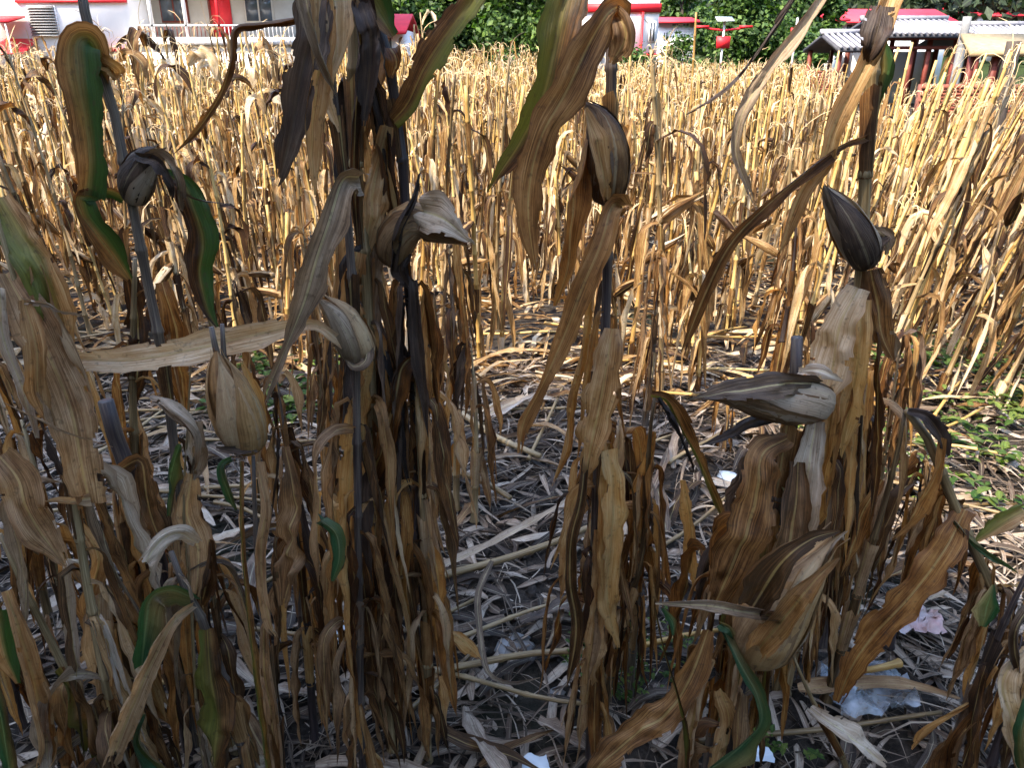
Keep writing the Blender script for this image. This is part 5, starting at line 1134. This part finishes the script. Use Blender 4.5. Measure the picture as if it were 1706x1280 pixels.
window(o, ax_(390), ax_(440), YB+1.59, zat(34, YB), zat(-25, YB), b, 'greywall')
for px in (262, 318, 372): box(o, 'porch_post', ax_(px)-.05, ax_(px)+.05, YB-.3, YB-.2, zat(62, YB)+.002, 4.6, 'red' if px == 372 else 'whitewall', b)
rl = box(o, 'railing', ax_(232), ax_(495), YB-.3, YB-.25, zat(44, YB), zat(41, YB), 'metal', b)
for k in range(40):
    x = ax_(236)+k*(ax_(492)-ax_(236))/39; box(rl, 'baluster', x-.012, x+.012, YB-.29, YB-.265, zat(62, YB)+.003, zat(44, YB)-.003, 'redwood' if 240 < 236+k*6.6 < 380 else 'metal', b)
box(o, 'low_wall', ax_(225), ax_(480), YB-1.2, YB-1.0, -.1, zat(88, YB), 'whitewall', b)
gable_roof(o, ax_(-360), ax_(560), YB-.8, YB+8, 6.3, 8.4, b)
for (x0, x1, y0, y1, lab) in ((0, 45, 22, 34, 'upper'), (12, 48, 62, 88, 'lower')):
    b2 = np.array((ax_(x0), YB-1.5, 0.)); q = empty('red_awning', b2, '%s red awning at the left end of the large white building' % lab, 'awning', 'red awnings'); g = G()
    za, zb_ = zat(y0, YB-1.5), zat(y1, YB-1.5); V = [(0, 1.4, za), (1.1, 1.4, za), (1.3, 0, zb_), (-.2, 0, zb_)]; V += [(p_[0], p_[1], p_[2]-.06) for p_ in V]
    g.add(V, [(0,1,2,3), (7,6,5,4), (0,4,5,1), (1,5,6,2), (2,6,7,3), (3,7,4,0)]); g.obj('canopy', M['red'], q, smooth=False)
    for x in (-.1, 1.15): G().tube([(x, .05, 0), (x, .05, zb_-.02)], .03, 6).obj('pole', M['metal'], q)
# small annex with red pointed roofs behind centre-left stems
YB2 = 34.0; ax2 = lambda px: P(px, 60, YB2)[0]
b = np.array((ax2(560), YB2, 0.)); o = empty('white_annex', b, 'low red-roofed white annex between the large white building and the trees', 'building')
box(o, 'wall', ax2(455), ax2(672), YB2, YB2+4, -.1, zat(48, YB2), 'whitewall', b)
gable_roof(o, ax2(530), ax2(680), YB2-.7, YB2+4.6, zat(52, YB2), zat(18, YB2), b)
box(o, 'trim', ax2(440), ax2(600), YB2-.08, YB2-.003, zat(88, YB2), zat(74, YB2), 'red', b)
window(o, ax2(620), ax2(655), YB2, zat(84, YB2), zat(60, YB2), b)
# centre white building
YC = 40.0; axc = lambda px: P(px, 60, YC)[0]
b = np.array((axc(1030), YC, 0.)); o = empty('white_building', b, 'white two-storey building right of centre with red bands and corner post', 'building')
box(o, 'wall', axc(962), axc(1096), YC, YC+7, -.1, 6.6, 'whitewall', b)
box(o, 'trim', axc(960), axc(1098), YC-.1, YC-.003, zat(20, YC), zat(5.2, YC), 'red', b)
box(o, 'trim', axc(1040), axc(1098), YC-.1, YC-.003, zat(93, YC), zat(89, YC), 'red', b)
box(o, 'corner_post', axc(1067), axc(1070), YC-.14, YC-.003, -.1, zat(20, YC)-.003, 'red', b)
window(o, axc(1080), axc(1092), YC, zat(70, YC), zat(35, YC), b)
window(o, axc(975), axc(992), YC, zat(70, YC), zat(38, YC), b)
G().tube([(axc(1002)-b[0], -.12, 0), (axc(1002)-b[0], -.12, 6.2)], .06, 8).obj('downpipe', M['metal'], o)
gable_roof(o, axc(952), axc(1106), YC-.6, YC+7.6, 6.5, 8.4, b)
def house(x0, x1, Y, eave, ridge, bottom, label, wins, wall='whitewall', depth=6, roof='redtile', zb=None, frame='whitewall'):
    X0, X1 = P(x0, 50, Y)[0], P(x1, 50, Y)[0]; gz = float(ground_z((X0+X1)/2, Y)) if zb is None else zb
    b = np.array(((X0+X1)/2, Y, gz)); o = empty('house', b, label, 'house', 'red-roofed village houses')
    box(o, 'wall', X0, X1, Y, Y+depth, min(gz, zat(bottom, Y))-.3, zat(eave, Y)-.06, wall, b)
    gable_roof(o, X0-.3, X1+.3, Y-.5, Y+depth+.5, zat(eave, Y), zat(ridge, Y), b, roof)
    g = G(); ze = zat(eave, Y)-.06; zr = ze+(zat(ridge, Y)-zat(eave, Y))*.8
    for xa in (X0, X1-.15):
        V = [(xa, Y, ze), (xa, Y+depth, ze), (xa, Y+depth/2, zr), (xa, Y+depth/2, zr), (xa+.15, Y, ze), (xa+.15, Y+depth, ze), (xa+.15, Y+depth/2, zr), (xa+.15, Y+depth/2, zr)]
        g.add(np.array(V)-b, [(0,1,2,3), (7,6,5,4)])
    g.obj('gable', M[wall], o, smooth=False)
    for (wa, wb, wt, wo) in wins: window(o, P(wa, 50, Y)[0], P(wb, 50, Y)[0], Y, zat(wo, Y), zat(wt, Y), b, frame, 1)
    return o, b
house(1096, 1158, 55, 35, 24, 100, 'small white house with a red roof left of the solar street lamp', [(1118, 1134, 38, 44), (1136, 1148, 38, 44), (1105, 1114, 52, 66)])
o, b = house(1402, 1580, 58, 35, 10, 100, 'long red-roofed white house with a row of dark windows behind the pavilion', [(1408, 1430, 30+9, 47+6), (1434, 1456, 39, 53), (1462, 1484, 39, 53), (1490, 1512, 39, 53), (1520, 1540, 39, 53)])
house(1384, 1402, 57, 32, 18, 110, 'narrow white gable house at the left end of the long red-roofed house', [(1388, 1396, 62, 75)], frame='red', depth=5)
house(1548, 1600, 78, 20, 9, 60, 'distant grey house with a red roof above the tiled pavilion', [(1555, 1570, 24, 34), (1576, 1590, 24, 34)], 'greywall')
house(1636, 1700, 70, 25, 14, 80, 'white house with a red roof at the upper right edge', [(1642, 1656, 29, 40), (1662, 1676, 29, 40)])
house(1640, 1720, 88, 6, -8, 60, 'uppermost red-roofed house at the upper right corner', [(1650, 1664, 8, 14)], 'greywall')

# pavilion with grey tile roofs
def tile_roof(o, b, x0, x1, Y, ze, zr, dep, name='roof'):
    g = G(); V = np.array([(x0, Y, ze), (x1, Y, ze), (x1, Y+dep, zr), (x0, Y+dep, zr), (x0, Y+2*dep, ze), (x1, Y+2*dep, ze)]); V = np.vstack([V, V-(0, 0, .12)])-b
    g.add(V, [(0,1,2,3), (3,2,5,4), (9,8,7,6), (10,11,8,9), (0,6,7,1), (4,5,11,10), (0,3,9,6), (3,4,10,9), (1,7,8,2), (2,8,11,5)]); rf = g.obj(name, M['greytile_dark'], o, smooth=False)
    k = int((x1-x0)/.2); me = None
    for q in range(k):
        x = x0+.1+q*(x1-x0-.2)/(k-1)
        if me is None:
            g = G(); s_ = np.array([(0, -.05, 0), (0, dep/2, (zr-ze)/2), (0, dep, zr-ze)]); g.tube(s_+(0, 0, .03), .06, 6); me = g.mesh('tile_row', M['greytile'])
        t_ = link('tile_row', me, rf); t_.location = (x-b[0], Y-b[1], ze-b[2])
    g = G(); g.box((x0-b[0]-.05, Y+dep-.1-b[1], zr-b[2]), (x1-b[0]+.05, Y+dep+.1-b[1], zr-b[2]+.18)); g.obj('ridge', M['greytile'], rf, smooth=False)
YP = 30.0; axp = lambda px: P(px, 70, YP)[0]
b = np.array((axp(1530), YP, 0.)); o = empty('pavilion', b, 'open timber pavilion with grey tiled roofs on red-brown posts at the upper right', 'pavilion')
tile_roof(o, b, axp(1398), axp(1462), YP, zat(80, YP), zat(54, YP), 1.8)
tile_roof(o, b, axp(1466), axp(1614), YP-.3, zat(57, YP), zat(30, YP), 2.2)
tile_roof(o, b, axp(1618), axp(1790), YP-.1, zat(70, YP), zat(40, YP), 2.0)
for px, zt in ((1407, 82), (1446, 82), (1476, 62), (1528, 62), (1556, 62), (1600, 62), (1640, 74), (1700, 74), (1760, 74)):
    box(o, 'post', axp(px)-.07, axp(px)+.07, YP+.2, YP+.34, -.1, zat(zt, YP), 'redwood', b)
    box(o, 'post', axp(px)-.07, axp(px)+.07, YP+3.2, YP+3.34, -.1, zat(zt, YP), 'redwood', b)
box(o, 'beam', axp(1400), axp(1462), YP+.1, YP+.19, zat(87, YP), zat(82, YP), 'redwood', b)
box(o, 'beam', axp(1468), axp(1612), YP+.1, YP+.19, zat(66, YP), zat(60, YP), 'redwood', b)
box(o, 'beam', axp(1468), axp(1612), YP+.1, YP+.19, zat(82, YP), zat(76, YP), 'redwood', b)
box(o, 'beam', axp(1620), axp(1780), YP+.1, YP+.19, zat(80, YP), zat(74, YP), 'redwood', b)
box(o, 'back_wall', axp(1462), axp(1640), YP+3.4, YP+3.5, -.1, zat(84, YP), 'whitewall', b)
# tan roofed shelter
YT = 22.0; axt = lambda px: P(px, 80, YT)[0]
b = np.array((axt(1680), YT, 0.)); o = empty('shelter', b, 'small shelter with a tan sloping roof on brown posts at the right edge', 'shelter')
g = G(); V = np.array([(axt(1618), YT, zat(84, YT)), (axt(1760), YT, zat(84, YT)), (axt(1760), YT+1.6, zat(52, YT)), (axt(1650), YT+1.6, zat(52, YT))]); V = np.vstack([V, V-(0, 0, .14)])-b
g.add(V, [(0,1,2,3), (7,6,5,4), (0,4,5,1), (1,5,6,2), (2,6,7,3), (3,7,4,0)]); g.obj('roof', M['thatch'], o, smooth=False)
for px in (1632, 1672, 1740): box(o, 'post', axt(px)-.07, axt(px)+.07, YT+.2, YT+.34, -.1, zat(90, YT), 'redwood', b)
# brick wall
YW = 19.0; axw = lambda px: P(px, 150, YW)[0]
x0, x1 = axw(1535), axw(1760); b = np.array((x0, YW, 0.)); o = empty('brick_wall', b, 'red brick wall standing in the corn at the right, below the pavilion', 'wall')
box(o, 'wall_core', x0, x1, YW+.02, YW+.2, -.1, 1.1, 'mortar', b)
bm_ = G().box((-.115, -.03, 0), (.115, .05, .06)).mesh('brick', M['brick'], smooth=False)
k = 0; zz = .12
while zz < 1.08:
    x = x0+.12+(.12 if k % 2 else 0)
    while x < x1-.1:
        t_ = link('brick', bm_, o); t_.location = (x-b[0], rnd.uniform(-.012, .004), zz); x += .245
    zz += .074; k += 1
YW2 = 27.0
b = np.array((P(1340, 120, YW2)[0], YW2, 0.)); o = empty('brick_wall', b, 'short low red brick wall beside the narrow tree behind the corn', 'wall'); xb = P(1400, 120, YW2)[0]
box(o, 'wall_core', b[0], xb, YW2+.02, YW2+.2, -.1, 1.3, 'mortar', b)
for k in range(14):
    x = b[0]+.12+(.12 if k % 2 else 0)
    while x < xb-.1:
        t_ = link('brick', bm_, o); t_.location = (x-b[0], rnd.uniform(-.012, .004), .28+k*.074); x += .245
# posts, poles, lamps
def pole(px, ytop, Y, r, mat, name, label, cat):
    x = P(px, ytop, Y)[0]; h = zat(ytop, Y); g = G()
    g.tube(smooth_path([(0, 0, -.1), (.01, 0, h*.5), (0, 0, h)], 8), np.linspace(r*1.1, r*.9, 8), 12)
    o = g.obj(name, M[mat]); o.location = (x, Y, 0); return tag(o, label, cat)
pole(1612, 27, 27, .14, 'concrete', 'utility_pole', 'grey concrete pole in front of the tiled pavilion', 'pole')
pole(1690, 68, 9.5, .085, 'bark', 'wooden_post', 'thick dark wooden post at the right edge of the field', 'post')
def lamp(px, Y, label, panel=True, top=33, sq=(60, 80), hw=14):
    x = P(px, 60, Y)[0]; u_ = px2m(px, 60, Y); b = np.array((x, Y, 0.)); o = empty('street_lamp', b, label, 'street lamp')
    G().tube([(0, 0, 0), (0, 0, zat(top+1, Y))], .05, 10).obj('pole', M['metal'], o)
    if panel:
        g = G(); w_ = 14*u_; z_ = zat(top, Y); V = [(-w_, -.25, z_-.02), (w_, -.25, z_-.02), (w_, .3, z_+.16), (-w_, .3, z_+.16)]; V += [(a_, c_, d_-.05) for a_, c_, d_ in V]
        g.add(V, [(0,1,2,3), (7,6,5,4), (0,4,5,1), (1,5,6,2), (2,6,7,3), (3,7,4,0)]); g.obj('solar_panel', M['panel'], o, smooth=False)
        for s_, h_ in ((-1, 0), (1, .12)):
            arm = G(); arm.tube(smooth_path([(0, 0, zat(50, Y)), (s_*.7, 0, zat(47, Y)), (s_*36*u_, 0, zat(44 if s_ > 0 else 43, Y))], 8), .045, 6); a_ = arm.obj('lamp_arm', M['red'], o)
            g = G().box((s_*36*u_-.28, -.09, zat(46, Y)), (s_*36*u_+.28, .09, zat(42, Y))); g.obj('lamp_head', M['red'], a_, smooth=False)
    s1, s2 = zat(sq[0], Y), zat(sq[1], Y)
    g = G().box((-hw*.8*u_, -.12, s2), (hw*.8*u_, -.055, s1)); sg = g.obj('sign', M['red'], o, smooth=False)
    return o
lamp(1205, 38, 'white solar street lamp with red arms and a square red sign')
lamp(1325, 40, 'pole with two small red signs in front of the narrow tree', False, 28, (46, 72), 12)
